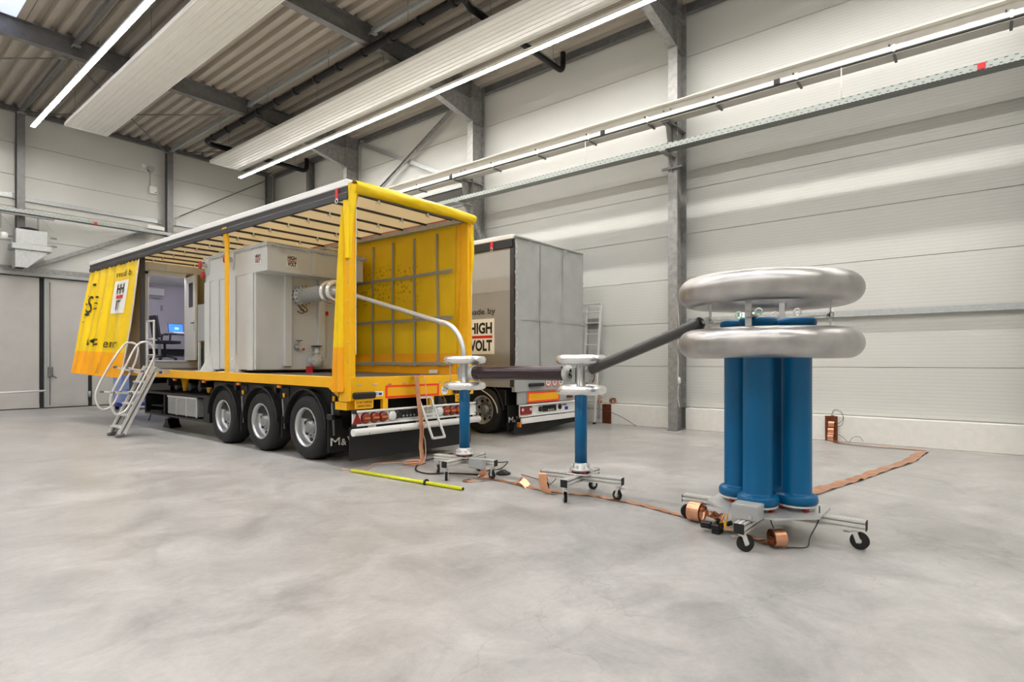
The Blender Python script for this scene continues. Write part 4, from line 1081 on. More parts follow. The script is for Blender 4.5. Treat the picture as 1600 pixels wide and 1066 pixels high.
MB().prism([(9.0, .36), (11.3, .36), (11.12, .14), (9.3, .05), (8.85, .05)], GR+.04, GR+.06, 'y').build('spray_flap', m_rub, G)
for x in (8.97, 11.0):
    lb = MB().box(x, x+.36, GR-.085, GR-.05, .44, .60, .01).build('rear_lamp', m_red, G)
    for xx in (x+.05, x+.31): MB().lathe([(.035, 0), (.03, .01), (0, .014)], (xx, GR-.085, .54), (0, -1, 0), 14).build('lens', m_clear, lb)
pb = MB().box(9.72, 10.22, GR-.062, GR-.05, .455, .585, .006).build('socket_panel', m_blk, G)
for k in range(6): MB().cyl((9.78+.072*k, GR-.075, .545), (9.78+.072*k, GR-.062, .545), .018, n=10).build('socket', m_rub, pb)
for k in range(3): MB().box(9.92+.08*k, 9.95+.08*k, GR-.068, GR-.062, .47, .50).build('socket_label', m_sign, pb)
MB().lathe([(.055, 0), (.055, .03), (.03, .045), (.01, .05)], (9.64, GR-.05, .52), (0, -1, 0), 16).build('coupling_head', m_blk, G)
MB().lathe([(.06, 0), (.06, .02), (.03, .03), (.01, .035)], (10.36, GR-.05, .53), (0, -1, 0), 16).build('round_cap', m_blk, G)
MB().box(10.56, 10.68, GR-.056, GR-.05, .45, .52).build('blue_sticker', m_blueink, G)
MB().box(10.46, 10.62, GR-.056, GR-.05, .55, .575).build('dark_sticker', m_ink, G)
gb = MB().box(9.28, 10.42, GR-.006, GR, .665, .885).build('marker_board', m_ryel, G)
MB().box(9.28, 10.42, GR-.009, GR-.006, .665, .70).box(9.28, 10.42, GR-.009, GR-.006, .85, .885).box(9.28, 9.32, GR-.009, GR-.006, .70, .85).box(10.38, 10.42, GR-.009, GR-.006, .70, .85).build('red_border', m_rred, gb)
MB().box(9.28, 10.42, GR, GR+.03, .66, .89).build('board_backing', m_gsteel, G)
MB().box(9.0, 11.3, GR+.03, GR+.06, .64, .90).build('under_sill', m_gsteel, G)
MB().box(9.3, 9.78, GR-.08, GR, .995, 1.065, .02).build('rubber_buffer', m_rub, G)
for k, (x, s_) in enumerate(((10.0, '60'), (10.24, '80'), (10.47, '60'))):
    sp = MB().lathe([(0, 0), (.105, 0), (.105, .004)], (x, GR+.001, 1.07), (0, -1, 0), 26).build('speed_sticker', m_redink, G)
    MB().lathe([(0, 0), (.082, 0), (.082, .002)], (x, GR-.004, 1.07), (0, -1, 0), 26).build('white_disc', m_sign, sp)
    letter('lettering', s_, .09, .085, (x-.045, GR-.0075, 1.03), 'y', m_ink, sp, .01)
MB().box(8.9, 8.97, GR-.1, GR-.03, .20, .30, .006).build('marker_light', m_ambo, G)
MB().box(10.75, 10.95, GR+.0, GR+.03, .70, .86).build('timber_chock', m_copd, G)
MB().box(8.9, 8.95, 14.2, 14.6, .0, .9).box(11.1, 11.2, 14.2, 14.6, 0, .9).build('landing_leg', m_blk, G)
# ================================================================== TRANSFORMER ON THE DECK
zb = 1.302
F = thing('transformer', 'grey steel transformer tank with overhanging lid standing on the yellow trailer', 'transformer', (6.0, 11.0, zb))
XA, XB2, YA, YB = 5.012, 6.94, 10.07, 12.1
MB().box(XA, XB2, YA, YB, zb+.06, 3.12, .008).build('tank', m_trafo, F)
MB().box(5.0, 7.0, 9.64, 12.12, 3.10, 3.54, .006).build('upper_tank', m_trafo, F)
MB().box(4.965, 7.04, 9.58, 12.16, 3.54, 3.562, .004).box(4.965, 7.04, 9.58, 12.16, 3.57, 3.595, .004).build('lid_flange', m_trafo, F)
mb = MB()
for k in range(34): mb.cyl((4.985, 9.64+k*.075, 3.51), (4.985, 9.64+k*.075, 3.54), .012, n=6)
for k in range(27): mb.cyl((5.04+k*.075, 9.60, 3.51), (5.04+k*.075, 9.60, 3.54), .012, n=6)
mb.build('flange_bolts', m_trafo, F, kind='stuff')
# side stiffeners, lifting lugs with red caps
for y in (10.24, 10.9, 11.6, 12.02): MB().box(XA-.03, XA, y-.11, y+.11, zb+.05, 3.1, .01).build('side_stiffener', m_trafo, F)
for y in (10.9, 11.98):
    MB().prism([(y-.08, 3.54), (y+.08, 3.54), (y+.075, 3.34), (y+.04, 3.24), (y-.04, 3.24), (y-.075, 3.34)], 4.965, 5.0, 'x').build('lug_plate', m_trafo, F)
    MB().lathe([(.04, 0), (.04, .10), (.07, .10), (.07, .115)], (4.97, y, 3.42), (-1, 0, 0), 20).build('lifting_trunnion', m_trafo, F)
    MB().lathe([(.0, 0), (.08, 0), (.08, .018), (0, .02)], (4.855, y, 3.42), (-1, 0, 0), 24).build('red_cap', m_redp, F)
    MB().box(4.985, 5.0, y-.02, y+.02, 2.72, 2.76).build('lug_bolt', m_trafo, F)
    MB().prism([(y-.2, zb+.02), (y+.2, zb+.02), (y+.1, zb+.38), (y-.1, zb+.38)], 5.0, 5.05, 'x').build('foot_web', m_trafo, F)
    MB().box(4.82, 5.1, y-.24, y+.24, zb-.0, zb+.025, .004).build('foot_plate', m_trafo, F)
    MB().prism([(4.84, zb+.02), (5.06, zb+.02), (5.06, zb+.42)], y-.012, y+.012, 'y').build('foot_gusset', m_trafo, F)
MB().lathe([(0, 0), (.07, 0), (.07, .03), (0, .032)], (4.97, 12.14, 3.25), (-1, 0, 0), 20).build('red_cap', m_redp, F)
# rear face: gussets under the overhang, vertical stiffeners
for x in (5.60, 6.30): MB().box(x-.07, x+.07, 9.99, 10.07, zb+.12, 3.10, .008).build('rear_stiffener', m_trafo, F)
for x in (5.9, 6.5): MB().box(x-.04, x+.04, 9.60, 9.64, 3.12, 3.53, .006).build('lid_stiffener', m_trafo, F)
MB().box(5.85, 6.15, 9.62, 9.64, 3.14, 3.5).build('lid_panel', m_trafo, F)
for x, y in ((5.3, 11.95), (5.3, 10.9), (6.6, 10.2)): MB().box(x-.1, x+.1, y-.03, y+.03, 3.59, 3.74).box(x-.03, x+.03, y-.08, y+.08, 3.59, 3.70).build('lid_lug', m_trafo, F)
MB().box(5.9, 6.3, 10.2, 10.5, 3.595, 3.68, .02).build('lid_cover', m_trafo, F)
MB().cyl((6.35, 9.9, 3.72), (6.95, 9.9, 3.72), .03, n=10).box(6.62, 6.66, 9.87, 9.93, 3.59, 3.72).build('lid_pipe', m_trafo, F)
hv_sign(F, 'x', (4.994, 10.06, 3.24), .22, .19)
hv_sign(F, 'y', (5.36, 9.634, 3.20), .20, .23)
# valves and plug on the rear face
v1 = MB().lathe([(.05, 0), (.05, .06), (.03, .07), (.03, .12)], (5.80, 10.07, 1.78), (0, -1, 0), 14).cyl((5.80, 9.97, 1.78), (5.80, 9.97, 1.90), .016, n=8).build('drain_valve', m_galvl, F)
MB().lathe([(.06, 0), (.06, .012), (0, .014)], (5.80, 9.97, 1.90), (0, 0, 1), 16).build('valve_wheel', m_blk, v1)
MB().cyl((5.86, 9.97, 1.745), (5.90, 9.95, 1.745), .022, n=10).build('red_cap', m_redp, v1)
v2 = MB().lathe([(.13, 0), (.13, .03), (.09, .035), (.09, .12), (.13, .125), (.13, .16), (.0, .165)], (6.16, 10.07, 1.52), (0, -1, 0), 22).cyl((6.16, 9.96, 1.52), (6.16, 9.96, 1.76), .04, n=10).lathe([(.055, 0), (.055, .05)], (6.16, 9.96, 1.66), (0, 0, 1), 12).build('gate_valve', m_trafo, F)
MB().lathe([(.10, 0), (.10, .016), (0, .02)], (6.16, 9.96, 1.80), (0, 0, 1), 20).build('valve_wheel', m_blk, v2)
mb = MB()
for k in range(8):
    a = 2*PI*k/8; mb.cyl((6.16+.108*math.cos(a), 9.905, 1.52+.108*math.sin(a)), (6.16+.108*math.cos(a), 9.895, 1.52+.108*math.sin(a)), .012, n=6)
mb.build('valve_bolts', m_galvl, v2, kind='stuff')
MB().box(6.38, 6.46, 10.02, 10.07, 2.42, 2.50, .01).build('red_plug', m_redp, F)
# high-voltage bushing
BX, BZ = 5.868, 2.754
bs = MB().lathe([(.20, 0), (.20, .03), (.15, .03), (.15, .10), (.19, .10), (.19, .14), (.13, .15)], (BX, YA, BZ), (0, -1, 0), 30).build('bushing_flange', m_trafo, F)
mb = MB()
for k in range(14):
    a = 2*PI*k/14; p = (BX+.172*math.cos(a), BZ+.172*math.sin(a)); mb.cyl((p[0], YA-.03, p[1]), (p[0], YA-.17, p[1]), .012, n=6)
mb.build('flange_bolts', m_galvd, bs, kind='stuff')
core = MB().lathe([(.10, .15), (.10, .90)], (BX, YA, BZ), (0, -1, 0), 28).build('insulator_core', m_groove, F)  # darker than the fins, groove shade put into the core colour
fin = None
for k in range(15):
    h = .18+k*.048
    if fin is None: fin = MB().lathe([(.10, h), (.138, h+.004), (.145, h+.012), (.138, h+.02), (.10, h+.024)], (BX, YA, BZ), (0, -1, 0), 28, caps=False).build('insulator_fin', m_gbox, core); h0 = h
    else: piece(fin, 'insulator_fin', core, (0, -(h-h0), 0))
MB().lathe([(.13, .88), (.13, .93), (.12, .95), (.12, 1.20), (.06, 1.22), (.05, 1.3)], (BX, YA, BZ), (0, -1, 0), 28).build('bushing_head', m_galu, F)
for h in (.99, 1.19): MB().torus((BX, YA-h, BZ), .165, .042, 40, 14, (0, 1, 0)).build('grading_ring', m_polish, F)
for h, dd in ((.02, .19), (.13, .17)):
    MB().tube(smooth_path([(BX-.05, YA-h-.02, BZ-dd), (BX+.04, YA-h-.06, BZ-dd-.09), (BX+.02, YA-h-.04, BZ-dd-.14), (BX-.08, YA-h-.03, BZ-dd-.10)], 6), .009, 6).build('earth_cable', m_blk, F)
MB().box(BX-.03, BX+.08, YA-.14, YA-.04, BZ+.19, BZ+.205).box(BX-.03, BX+.08, YA-.14, YA-.04, BZ-.205, BZ-.19).build('yellow_mark', m_yel, bs)
solo(MB().box(5.83, 5.94, 9.72, 9.8, zb-.02, zb+.12, .008), 'red_block', m_redp, 'small red block on the trailer deck below the transformer bushing', 'block', (5.88, 9.76, zb-.02))
# high-voltage pipe from bushing to the first stand
pp = [Vector((BX, YA-1.24, BZ)), Vector((5.85, 8.6, 2.715)), Vector((5.50, 6.05, 2.115))]
for k in range(10):
    a = math.radians(13.2+(90-13.2)*k/9)
    pp.append(Vector((5.475-.018*k/9, 5.325+.5*(1-math.sin(a)), 1.55+.5*math.cos(a))))
pp.append(Vector((5.457, 5.325, 1.50)))
solo(MB().tube(smooth_path(pp, 3), .034, 14), 'bent_pipe', m_galu, 'bent aluminium pipe leading from the transformer bushing down to the first ring stand', 'pipe', (BX, YA-1.24, BZ))
# ---- control cabinet behind the transformer
K = thing('control_cabinet', 'grey control cabinet on a white stand between transformer and cabin', 'cabinet', (5.6, 13.1, zb+.02))
MB().box(5.30, 5.80, 12.75, 13.25, 1.95, 2.75, .012).build('cabinet_body', m_gbox, K)
MB().box(5.36, 5.76, 12.735, 12.75, 2.0, 2.70, .006).build('cabinet_door', m_gbox, K)
MB().box(5.42, 5.70, 12.728, 12.736, 2.28, 2.62).build('viewing_window', m_glass, K)
hv_sign(K, 'y', (5.40, 12.728, 2.03), .18, .22)
for x in (5.31, 5.75):
    for y in (12.76, 13.2): MB().box(x, x+.04, y, y+.04, zb+.01, 1.95).build('stand_leg', m_white2, K)
MB().box(5.30, 5.80, 12.75, 12.79, 1.88, 1.95).box(5.30, 5.80, 12.75, 12.79, 1.38, 1.42).build('stand_rail', m_white2, K)
MB().box(5.36, 5.75, 12.85, 13.2, 1.36, 1.82).build('dark_unit', m_blk, K)
# ================================================================== CONTROL CABIN ON THE DECK
cz = 1.345
B = thing('control_cabin', 'white control cabin with open door at the front end of the yellow trailer', 'cabin', (6.0, 15.1, cz))
BX0, BX1, BY0, BY1 = 4.86, 7.1, 15.1, 18.4
DX0, DX1, DZ0, DZ1 = 4.96, 5.76, 1.545, 3.55
MB().box(BX0, BX1, BY0, BY1, cz, cz+.06).build('cabin_base', m_cabin, B)
MB().box(BX0+.05, BX1-.05, BY0+.05, BY1-.05, 1.50, 1.54).build('cabin_floor', m_deckfloor, B)
MB().box(BX0, BX0+.06, BY0, BY1, cz+.06, 3.8).build('side_wall', m_cabin, B)
MB().box(BX1-.06, BX1, BY0, BY1, cz+.06, 3.8).build('side_wall', m_cabin_in, B)
MB().box(BX0, BX1, BY1-.06, BY1, cz+.06, 3.8).build('end_wall', m_cabin_in, B)
MB().box(BX0, BX1, BY0, BY1, 3.72, 3.82).build('cabin_roof', m_cabin, B)
n = 0; x = 5.84
while x < BX1-.02:
    MB().box(x, min(x+.118, BX1), BY0, BY0+.06, cz+.18, 3.68, .012).build('wall_sheet', m_cabsheet, B); x += .125
MB().box(5.80, BX1, BY0+.02, BY0+.06, cz+.06, 3.7).build('sheet_backing', m_joint, B)
MB().box(BX0, BX1, BY0-.02, BY0+.06, 3.66, 3.84, .01).box(BX0, BX1, BY0-.02, BY0+.06, cz+.0, cz+.18, .01).box(BX0-.02, BX0+.09, BY0-.025, BY0+.06, cz, 3.84, .01).build('cabin_frame', m_cabin, B)
MB().box(DX0-.09, DX0, BY0-.03, BY0+.06, DZ0-.05, DZ1+.08, .008).box(DX1, DX1+.07, BY0-.03, BY0+.06, DZ0-.05, DZ1+.08, .008).box(DX0-.09, DX1+.07, BY0-.03, BY0+.06, DZ1, DZ1+.09, .008).box(DX0-.09, DX1+.07, BY0, BY0+.06, DZ1+.08, 3.7).box(DX0-.05, DX1+.05, BY0-.04, BY0+.06, DZ0-.05, DZ0, .008).build('door_frame', m_cabin, B)
hx, hy = DX1+.02, BY0-.035
dv = Vector((-.10, -.80, 0)).normalized(); dn = Vector((dv.y, -dv.x, 0))
R = Matrix((dv, dn, Vector((0, 0, 1)))).transposed(); W = .80
cc = Vector((hx, hy, (DZ0+DZ1)/2))+dv*W/2
dr = MB().obox(cc, (W, .05, DZ1-DZ0), R, .006).build('cabin_door', m_cabin, B)
MB().obox(cc+dv*.06+Vector((0, 0, .55)), (.34, .056, .58), R).build('door_pane', m_glass, dr)
q = Vector((hx, hy, 2.42))+dv*(W-.07)
MB().bar(q+dn*.06, q+dn*.06-dv*.13, .02, .02).bar(q-dn*.06, q-dn*.06-dv*.13, .02, .02).bar(q-dn*.06, q+dn*.06, .02, .02).build('door_handle', m_slot, dr)
MB().obox(q+Vector((0, 0, -.06)), (.05, .056, .26), R).build('lock_plate', m_galvl, dr)
MB().cyl(q-dn*.04+Vector((0, 0, -.16)), q-dn*.04+Vector((0, 0, -.25)), .008, n=6).build('hanging_key', m_galvl, dr)
# things inside the cabin
AC = thing('air_conditioner', 'white air conditioner on the cabin end wall behind the door opening', 'air conditioner', (5.87, 18.3, 3.33))
MB().box(5.35, 6.38, 18.12, 18.34, 3.33, 3.62, .03).build('housing', m_white2, AC)
MB().box(5.4, 6.33, 18.108, 18.12, 3.34, 3.40).build('air_flap', m_gsteel, AC)
solo(MB().box(6.33, 6.39, 18.31, 18.34, 2.98, 3.14, .006), 'remote_control', m_gbox, 'small remote control on the cabin wall below the air conditioner', 'remote', (6.36, 18.33, 2.98))
DK = thing('cabin_desk', 'light desk inside the cabin with a dark front edge', 'desk', (6.0, 16.6, 1.54))
MB().box(5.86, 6.98, 16.1, 17.3, 2.24, 2.275, .004).build('desk_top', m_white2, DK)
for x, y in ((6.9, 16.12), (6.9, 17.2), (5.9, 17.2), (6.16, 16.12)): MB().box(x, x+.05, y, y+.05, 1.54, 2.24).build('desk_leg', m_white2, DK)
MB().box(5.0, 6.98, 18.26, 18.31, 1.72, 1.74).box(5.0, 6.98, 18.26, 18.31, 1.86, 1.88).box(5.0, 6.98, 18.30, 18.32, 1.74, 1.86).build('modesty_rail', m_slot, DK)
LT = thing('laptop', 'open laptop with glowing blue screen on the cabin desk', 'laptop', (6.16, 16.7, 2.275))
MB().box(5.98, 6.34, 16.52, 16.78, 2.275, 2.292, .004).build('keyboard_base', m_slot, LT)
MB().obox((6.18, 16.83, 2.41), (.37, .012, .25), Matrix.Rotation(math.radians(-14), 3, 'X')).build('screen_lid', m_slot, LT)
MB().obox((6.18, 16.822, 2.41), (.345, .008, .225), Matrix.Rotation(math.radians(-14), 3, 'X')).build('screen', m_screen, LT)
MB().obox((6.20, 16.816, 2.405), (.10, .004, .06), Matrix.Rotation(math.radians(-14), 3, 'X')).build('screen_glow', m_screen2, LT)
CH = thing('office_chair', 'dark swivel office chair inside the cabin', 'chair', (5.62, 16.0, 1.54))
cx, cy = 5.62, 16.0
MB().obox((cx+.05, cy, 2.0), (.50, .48, .08), None, .03).build('seat', m_fabric, CH)
mb = MB(); mb.grid(lambda u, v: (cx-.20-.06*v+.03*math.cos(2*PI*u), cy+.23*math.cos(2*PI*u)*(1 if v < .8 else 1-(v-.8)*2.5)*0+(.24*math.sin(PI*(u-.5)*1)*(1-.5*max(0, v-.75)*4*.5)), 2.1+v*.58), 16, 10)
MB().obox((cx-.22, cy, 2.39), (.07, .44, .56), Matrix.Rotation(math.radians(-8), 3, 'Y'), .03).build('backrest', m_fabric, CH)
MB().cyl((cx, cy, 1.62), (cx, cy, 1.98), .03, n=12).bar((cx-.05, cy, 1.97), (cx-.24, cy, 2.15), .06, .02).build('column', m_slot, CH)
for k in range(5):
    a = 2*PI*k/5+.3; e = Vector((cx+.3*math.cos(a), cy+.3*math.sin(a), 1.60))
    lg = MB().bar((cx, cy, 1.66), e, .05, .03).build('foot_arm', m_slot, CH)
    MB().cyl(e+Vector((0, -.015, -.03)), e+Vector((0, .015, -.03)), .03, n=10).build('caster', m_slot, lg)
for sgn in (-1, 1): MB().bar((cx+.02, cy+sgn*.27, 2.0), (cx+.04, cy+sgn*.27, 2.2), .04, .03).bar((cx-.1, cy+sgn*.27, 2.2), (cx+.17, cy+sgn*.27, 2.2), .06, .03).build('armrest', m_slot, CH)
solo(MB().box(5.6, 6.3, 15.25, 15.45, 3.68, 3.715, .01), 'cabin_light', m_lamp, 'glowing ceiling light inside the cabin', 'light', (5.95, 15.35, 3.69))
# ================================================================== ACCESS STEPS BESIDE THE YELLOW TRAILER
S = thing('access_steps', 'aluminium access steps with tubular handrails leaning on the yellow trailer', 'steps', (4.1, 13.5, 0))
for y in (13.27, 13.80):
    a = Vector((3.875, y, .05)); b = Vector((4.50, y, 1.40)); d = (b-a).normalized()
    st = MB().bar(a, b, .045, .13, up=(-d.z, 0, d.x)).build('stringer', m_alu, S)
    MB().bar(a+Vector((-.005, -.024, .02)), b+Vector((-.0, -.024, -.02)), .006, .03, up=(-d.z, 0, d.x)).build('stringer_rib', m_galvd, st)
    MB().obox((3.86, y, .035), (.15, .07, .07), Matrix.Rotation(math.radians(-12), 3, 'Y'), .012).build('rubber_foot', m_galvd, S)
    MB().bar((4.44, y, 1.33), (4.79, y, 1.315), .06, .07).build('hook_arm', m_galvl, S)
    MB().box(4.55, 4.60, y-.035, y-.03, 1.26, 1.31).build('blue_sticker', m_blueink, S)
for x, z in ((3.85, .20), (3.95, .43), (4.05, .655), (4.155, .875), (4.255, 1.09)):
    MB().box(x-.02, x+.19, 13.29, 13.78, z-.018, z+.018, .006).build('tread', m_alu, S)
def xz(pts, y): return [(x, y, z) for x, z in pts]
near = [(3.784, .47), (3.70, .60), (3.687, .855), (3.899, 1.344), (4.10, 1.79), (4.25, 1.91), (4.40, 1.85), (4.44, 1.70), (4.42, 1.55), (4.289, 1.261), (4.066, .80), (3.94, .545)]
far_ = [(3.735, .53), (3.635, .65), (3.62, .916), (3.839, 1.419), (4.08, 1.83), (4.199, 1.909), (4.32, 1.87), (4.36, 1.75), (4.29, 1.45), (4.043, .93), (3.90, .62)]
def closed(pts, y, k=5):
    P = [Vector((x, y, z)) for x, z in pts]; out = []; n = len(P)
    for i in range(n):
        a, b, c, d = P[i-1], P[i], P[(i+1) % n], P[(i+2) % n]
        for j in range(k):
            t = j/k; out.append(.5*((2*b)+(c-a)*t+(2*a-5*b+4*c-d)*t*t+(3*b-a-3*c+d)*t**3))
    return out
MB().tube(closed(near, 13.20), .021, 10, True).build('handrail', m_alu, S)
MB().tube(closed(far_, 13.87), .021, 10, True).build('handrail', m_alu, S)
for y, sy in ((13.20, 13.25), (13.87, 13.82)):
    for (x0, z0), (x1, z1) in (((3.70, .90), (4.22, .86)), ((3.93, 1.40), (4.42, 1.26))):
        b_ = MB().bar((x0, y, z0), (x1, sy, z1), .028, .034).build('rail_brace', m_alu, S)
        for f in (.03, .62): MB().obox(Vector((x0, y, z0)).lerp(Vector((x1, sy, z1)), f), (.07, .04, .045), None, .006).build('clamp', m_galvd, b_)
MB().tube(smooth_path([(4.84, 14.4, 1.34), (4.84, 14.4, 2.34), (4.84, 14.44, 2.42), (4.84, 14.76, 2.42), (4.84, 14.8, 2.34), (4.84, 14.8, 1.34)], 5), .022, 10).build('deck_rail', m_alu, S)
for z in (1.66, 2.02): MB().cyl((4.84, 14.4, z), (4.84, 14.8, z), .016, n=8).build('deck_rail_bar', m_alu, S)
# ================================================================== RING STANDS (two alike) AND THEIR CONDUCTORS
def profile_beam(mb, p0, p1, w=.08):
    """slotted aluminium extrusion"""
    p0, p1 = Vector(p0), Vector(p1); d = (p1-p0).normalized(); s = d.cross(Vector((0, 0, 1))).normalized(); u = s.cross(d); h = w/2
    g = [(-h, -h), (h, -h)]; sl = [(-.027, -.013), (.013, .027)]
    poly = [(-h, -h)]
    for a, b in sl: poly += [(a, -h), (a, -h+.022), (b, -h+.022), (b, -h)]
    poly += [(h, -h)]
    for a, b in sl: poly += [(h, a), (h-.022, a), (h-.022, b), (h, b)]
    poly += [(h, h)]
    for a, b in reversed(sl): poly += [(b, h), (b, h-.022), (a, h-.022), (a, h)]
    poly += [(-h, h)]
    for a, b in reversed(sl): poly += [(-h, b), (-h+.022, b), (-h+.022, a), (-h, a)]
    n = len(poly); vs = [p0+s*a+u*b for a, b in poly]+[p1+s*a+u*b for a, b in poly]
    return mb.add(vs, [[k, (k+1) % n, n+(k+1) % n, n+k] for k in range(n)]+[list(range(n)), list(range(n, 2*n))])
def caster(t, x, y, ztop, r, ang, tyre_m, w=.03):
    off = Vector((math.cos(ang), math.sin(ang), 0))*r*.45; c = Vector((x, y, r))+off; s = Vector((-math.sin(ang), math.cos(ang), 0))
    hr = .32 if r > .06 else .5
    o = MB().cyl(c-s*w/2, c+s*w/2, r, n=28).lathe([(r*.99, -w*.5), (r*1.0, -w*.35), (r*1.0, w*.35), (r*.99, w*.5)], c, s, 28, caps=False).build('caster', tyre_m, t)
    MB().lathe([(0, -w*.55), (r*hr, -w*.55), (r*hr, w*.55), (0, w*.55)], c, s, 20).build('caster_hub', m_galvl, o)
    mb = MB()
    for sg in (-1, 1):
        a = c+s*sg*(w/2+.008); mb.bar(a+Vector((0, 0, -.012)), Vector((x, y, ztop-.015))+s*sg*(w/2+.008), .004, r*.55, up=off if off.length else (1, 0, 0))
    mb.box(x-.035, x+.035, y-.035, y+.035, ztop-.008, ztop).cyl((x, y, ztop-.03), (x, y, ztop-.008), .028, n=14).cyl(c-s*(w/2+.014), c+s*(w/2+.014), .008, n=8)
    mb.build('caster_fork', m_alu, o)
    MB().obox(Vector((x, y, ztop-.03))-off*2.0, (.05, .03, .01), Matrix.Rotation(ang, 3, 'Z'), .003).build('brake_lever', m_galvl, o)
    return o
def make_stand():
    t = thing('ring_stand', '', 'stand', (0, 0, 0), 'blue ring stands', local=True)
    zt, h = .25, .04; zc = zt-h
    profile_beam(MB(), (-.43, 0, zc), (.43, 0, zc)).build('base_beam', m_alu, t)
    for sg in (-1, 1): profile_beam(MB(), (0, sg*.04, zc), (0, sg*.49, zc)).build('base_beam', m_alu, t)
    for x, y in ((-.43, 0), (.43, 0)): MB().box(x+(-.006 if x < 0 else 0), x+(0 if x < 0 else .006), -.04, .04, zt-.08, zt, .003).build('end_cap', m_rub, t)
    for sg in (-1, 1): MB().box(-.04, .04, sg*.49, sg*.496, zt-.08, zt, .003).build('end_cap', m_rub, t)
    for k, (x, y) in enumerate(((-.39, 0), (.39, 0), (0, -.45), (0, .45))): caster(t, x, y, zt-.08, .055, (.6, 2.6, 1.2, 4.0)[k], m_rub)
    for k in range(4):
        a = PI/4+k*PI/2; MB().box(.085*math.cos(a)-.018, .085*math.cos(a)+.018, .085*math.sin(a)-.018, .085*math.sin(a)+.018, zt, zt+.04, .004).build('red_foot', m_redp, t)
    MB().box(-.13, .13, -.13, .13, zt-.002, zt+.012, .004).build('base_plate', m_galu, t)
    fl = MB().lathe([(.125, 0), (.125, .018), (.09, .03), (.088, .075), (.075, .085)], (0, 0, zt+.04), (0, 0, 1), 28).build('base_flange', m_galu, t)
    mb = MB()
    for k in range(8):
        a = 2*PI*k/8; mb.box(.10*math.cos(a)-.012, .10*math.cos(a)+.012, .10*math.sin(a)-.012, .10*math.sin(a)+.012, zt+.058, zt+.10, .003)
    mb.build('flange_ribs', m_polish, fl, kind='stuff')
    MB().cyl((0, 0, zt+.11), (0, 0, 1.17), .069, n=32).build('blue_column', m_blue, t)
    MB().lathe([(.08, 0), (.08, .03), (.05, .035), (.05, .34), (.075, .345), (.075, .36)], (0, 0, 1.165), (0, 0, 1), 24).build('spindle', m_galu, t)
    for z in (1.19, 1.53):
        r = MB().torus((0, 0, z), .233, .052, 64, 18).build('shield_ring', m_polish, t)
        sp = MB()
        for k in range(3):
            a = 2*PI*k/3+.5; sp.bar((.05*math.cos(a), .05*math.sin(a), z), (.2*math.cos(a), .2*math.sin(a), z), .03, .006)
        sp.build('ring_spokes', m_galu, r)
    for k in range(4):
        a = .35+k*PI/2; x, y = .2*math.cos(a), .2*math.sin(a); MB().cyl((x, y, 1.19), (x, y, 1.53), .006, n=8).build('tie_rod', m_alu, t)
    MB().box(-.03, .03, -.10, -.055, 1.27, 1.44, .004).build('contact_plate', m_galvl, t)
    MB().box(-.03, .03, .055, .10, 1.27, 1.44, .004).build('contact_plate', m_galvl, t)
    MB().tube(smooth_path([(.05, -.06, 1.40), (.12, -.10, 1.38), (.10, -.12, 1.32), (.06, -.11, 1.27)], 5), .006, 6).build('lead', m_copd, t)
    return t
st1 = make_stand()
st1['label'] = 'blue post stand with two shiny rings under the bent aluminium pipe'
st1.location = (5.457, 5.31, 0); st1.rotation_euler = (0, 0, math.radians(8))
st2 = tree(st1, (5.475, 3.51, 0), math.radians(8), 'blue post stand with two shiny rings between the maroon tube and the dark grey tube')
BXX = thing('control_box', 'small grey box hanging on the base of the ring stand below the bent pipe', 'box', (5.47, 4.98, .14))
MB().box(5.37, 5.43, 4.90, 5.16, .135, .27, .008).build('enclosure', m_gbox, BXX)
MB().box(5.365, 5.37, 4.91, 5.15, .145, .26, .004).build('lid', m_gbox, BXX)
# maroon resistor tube between the stands
a = Vector((5.46, 5.17, 1.362)); b = Vector((5.473, 3.66, 1.372)); d = (b-a).normalized()
RT = thing('resistor_tube', 'glossy maroon tube with white ends lying between the two ring stands', 'tube', a)
MB().lathe([(.0, .03), (.083, .03), (.086, .05), (.086, 1.46), (.083, 1.48), (0, 1.48)], a, d, 32).build('tube_body', m_maroon, RT)
for h0, h1 in ((0, .055), (1.455, 1.51)): MB().lathe([(.045, h0), (.09, h0), (.096, h0+.012), (.096, h1-.012), (.09, h1), (.045, h1)], a, d, 32).build('white_end_cap', m_white2, RT)
hw = MB().lathe([(0, 1.51), (.062, 1.51), (.062, 1.525), (0, 1.526)], a, d, 24).build('end_disc', m_galvl, RT)
mb = MB()
for k in range(4):
    q = 2*PI*k/4+.4; c = b+d*.018+Vector((.034*math.cos(q), 0, .034*math.sin(q))); mb.cyl(c, c+d*.004, .019, n=12)
mb.build('disc_holes', m_slot, hw, kind='stuff')
MB().box(5.44, 5.48, 5.16, 5.26, 1.30, 1.42, .004).build('end_bracket', m_galvl, RT)
# dark grey tube rising to the large rings
a = Vector((5.475, 3.375, 1.42)); b = Vector((5.335, 2.075, 1.872)); d = (b-a).normalized()
DT = thing('connection_tube', 'dark grey tube slanting up from a ring stand to the large twin rings', 'tube', a)
MB().lathe([(0, 0), (.058, 0), (.062, .01), (.062, .10), (.057, .11), (.057, 1.27), (.062, 1.28), (.062, 1.37), (.058, 1.385), (0, 1.386)], a, d, 28).build('tube_body', m_dtube, DT)
MB().cyl(a-d*.06, a, .03, n=12).build('lower_joint', m_galvl, DT)
MB().lathe([(0, 1.386), (.045, 1.386), (.04, 1.40), (0, 1.40)], a, d, 20).build('upper_end_disc', m_blk, DT)
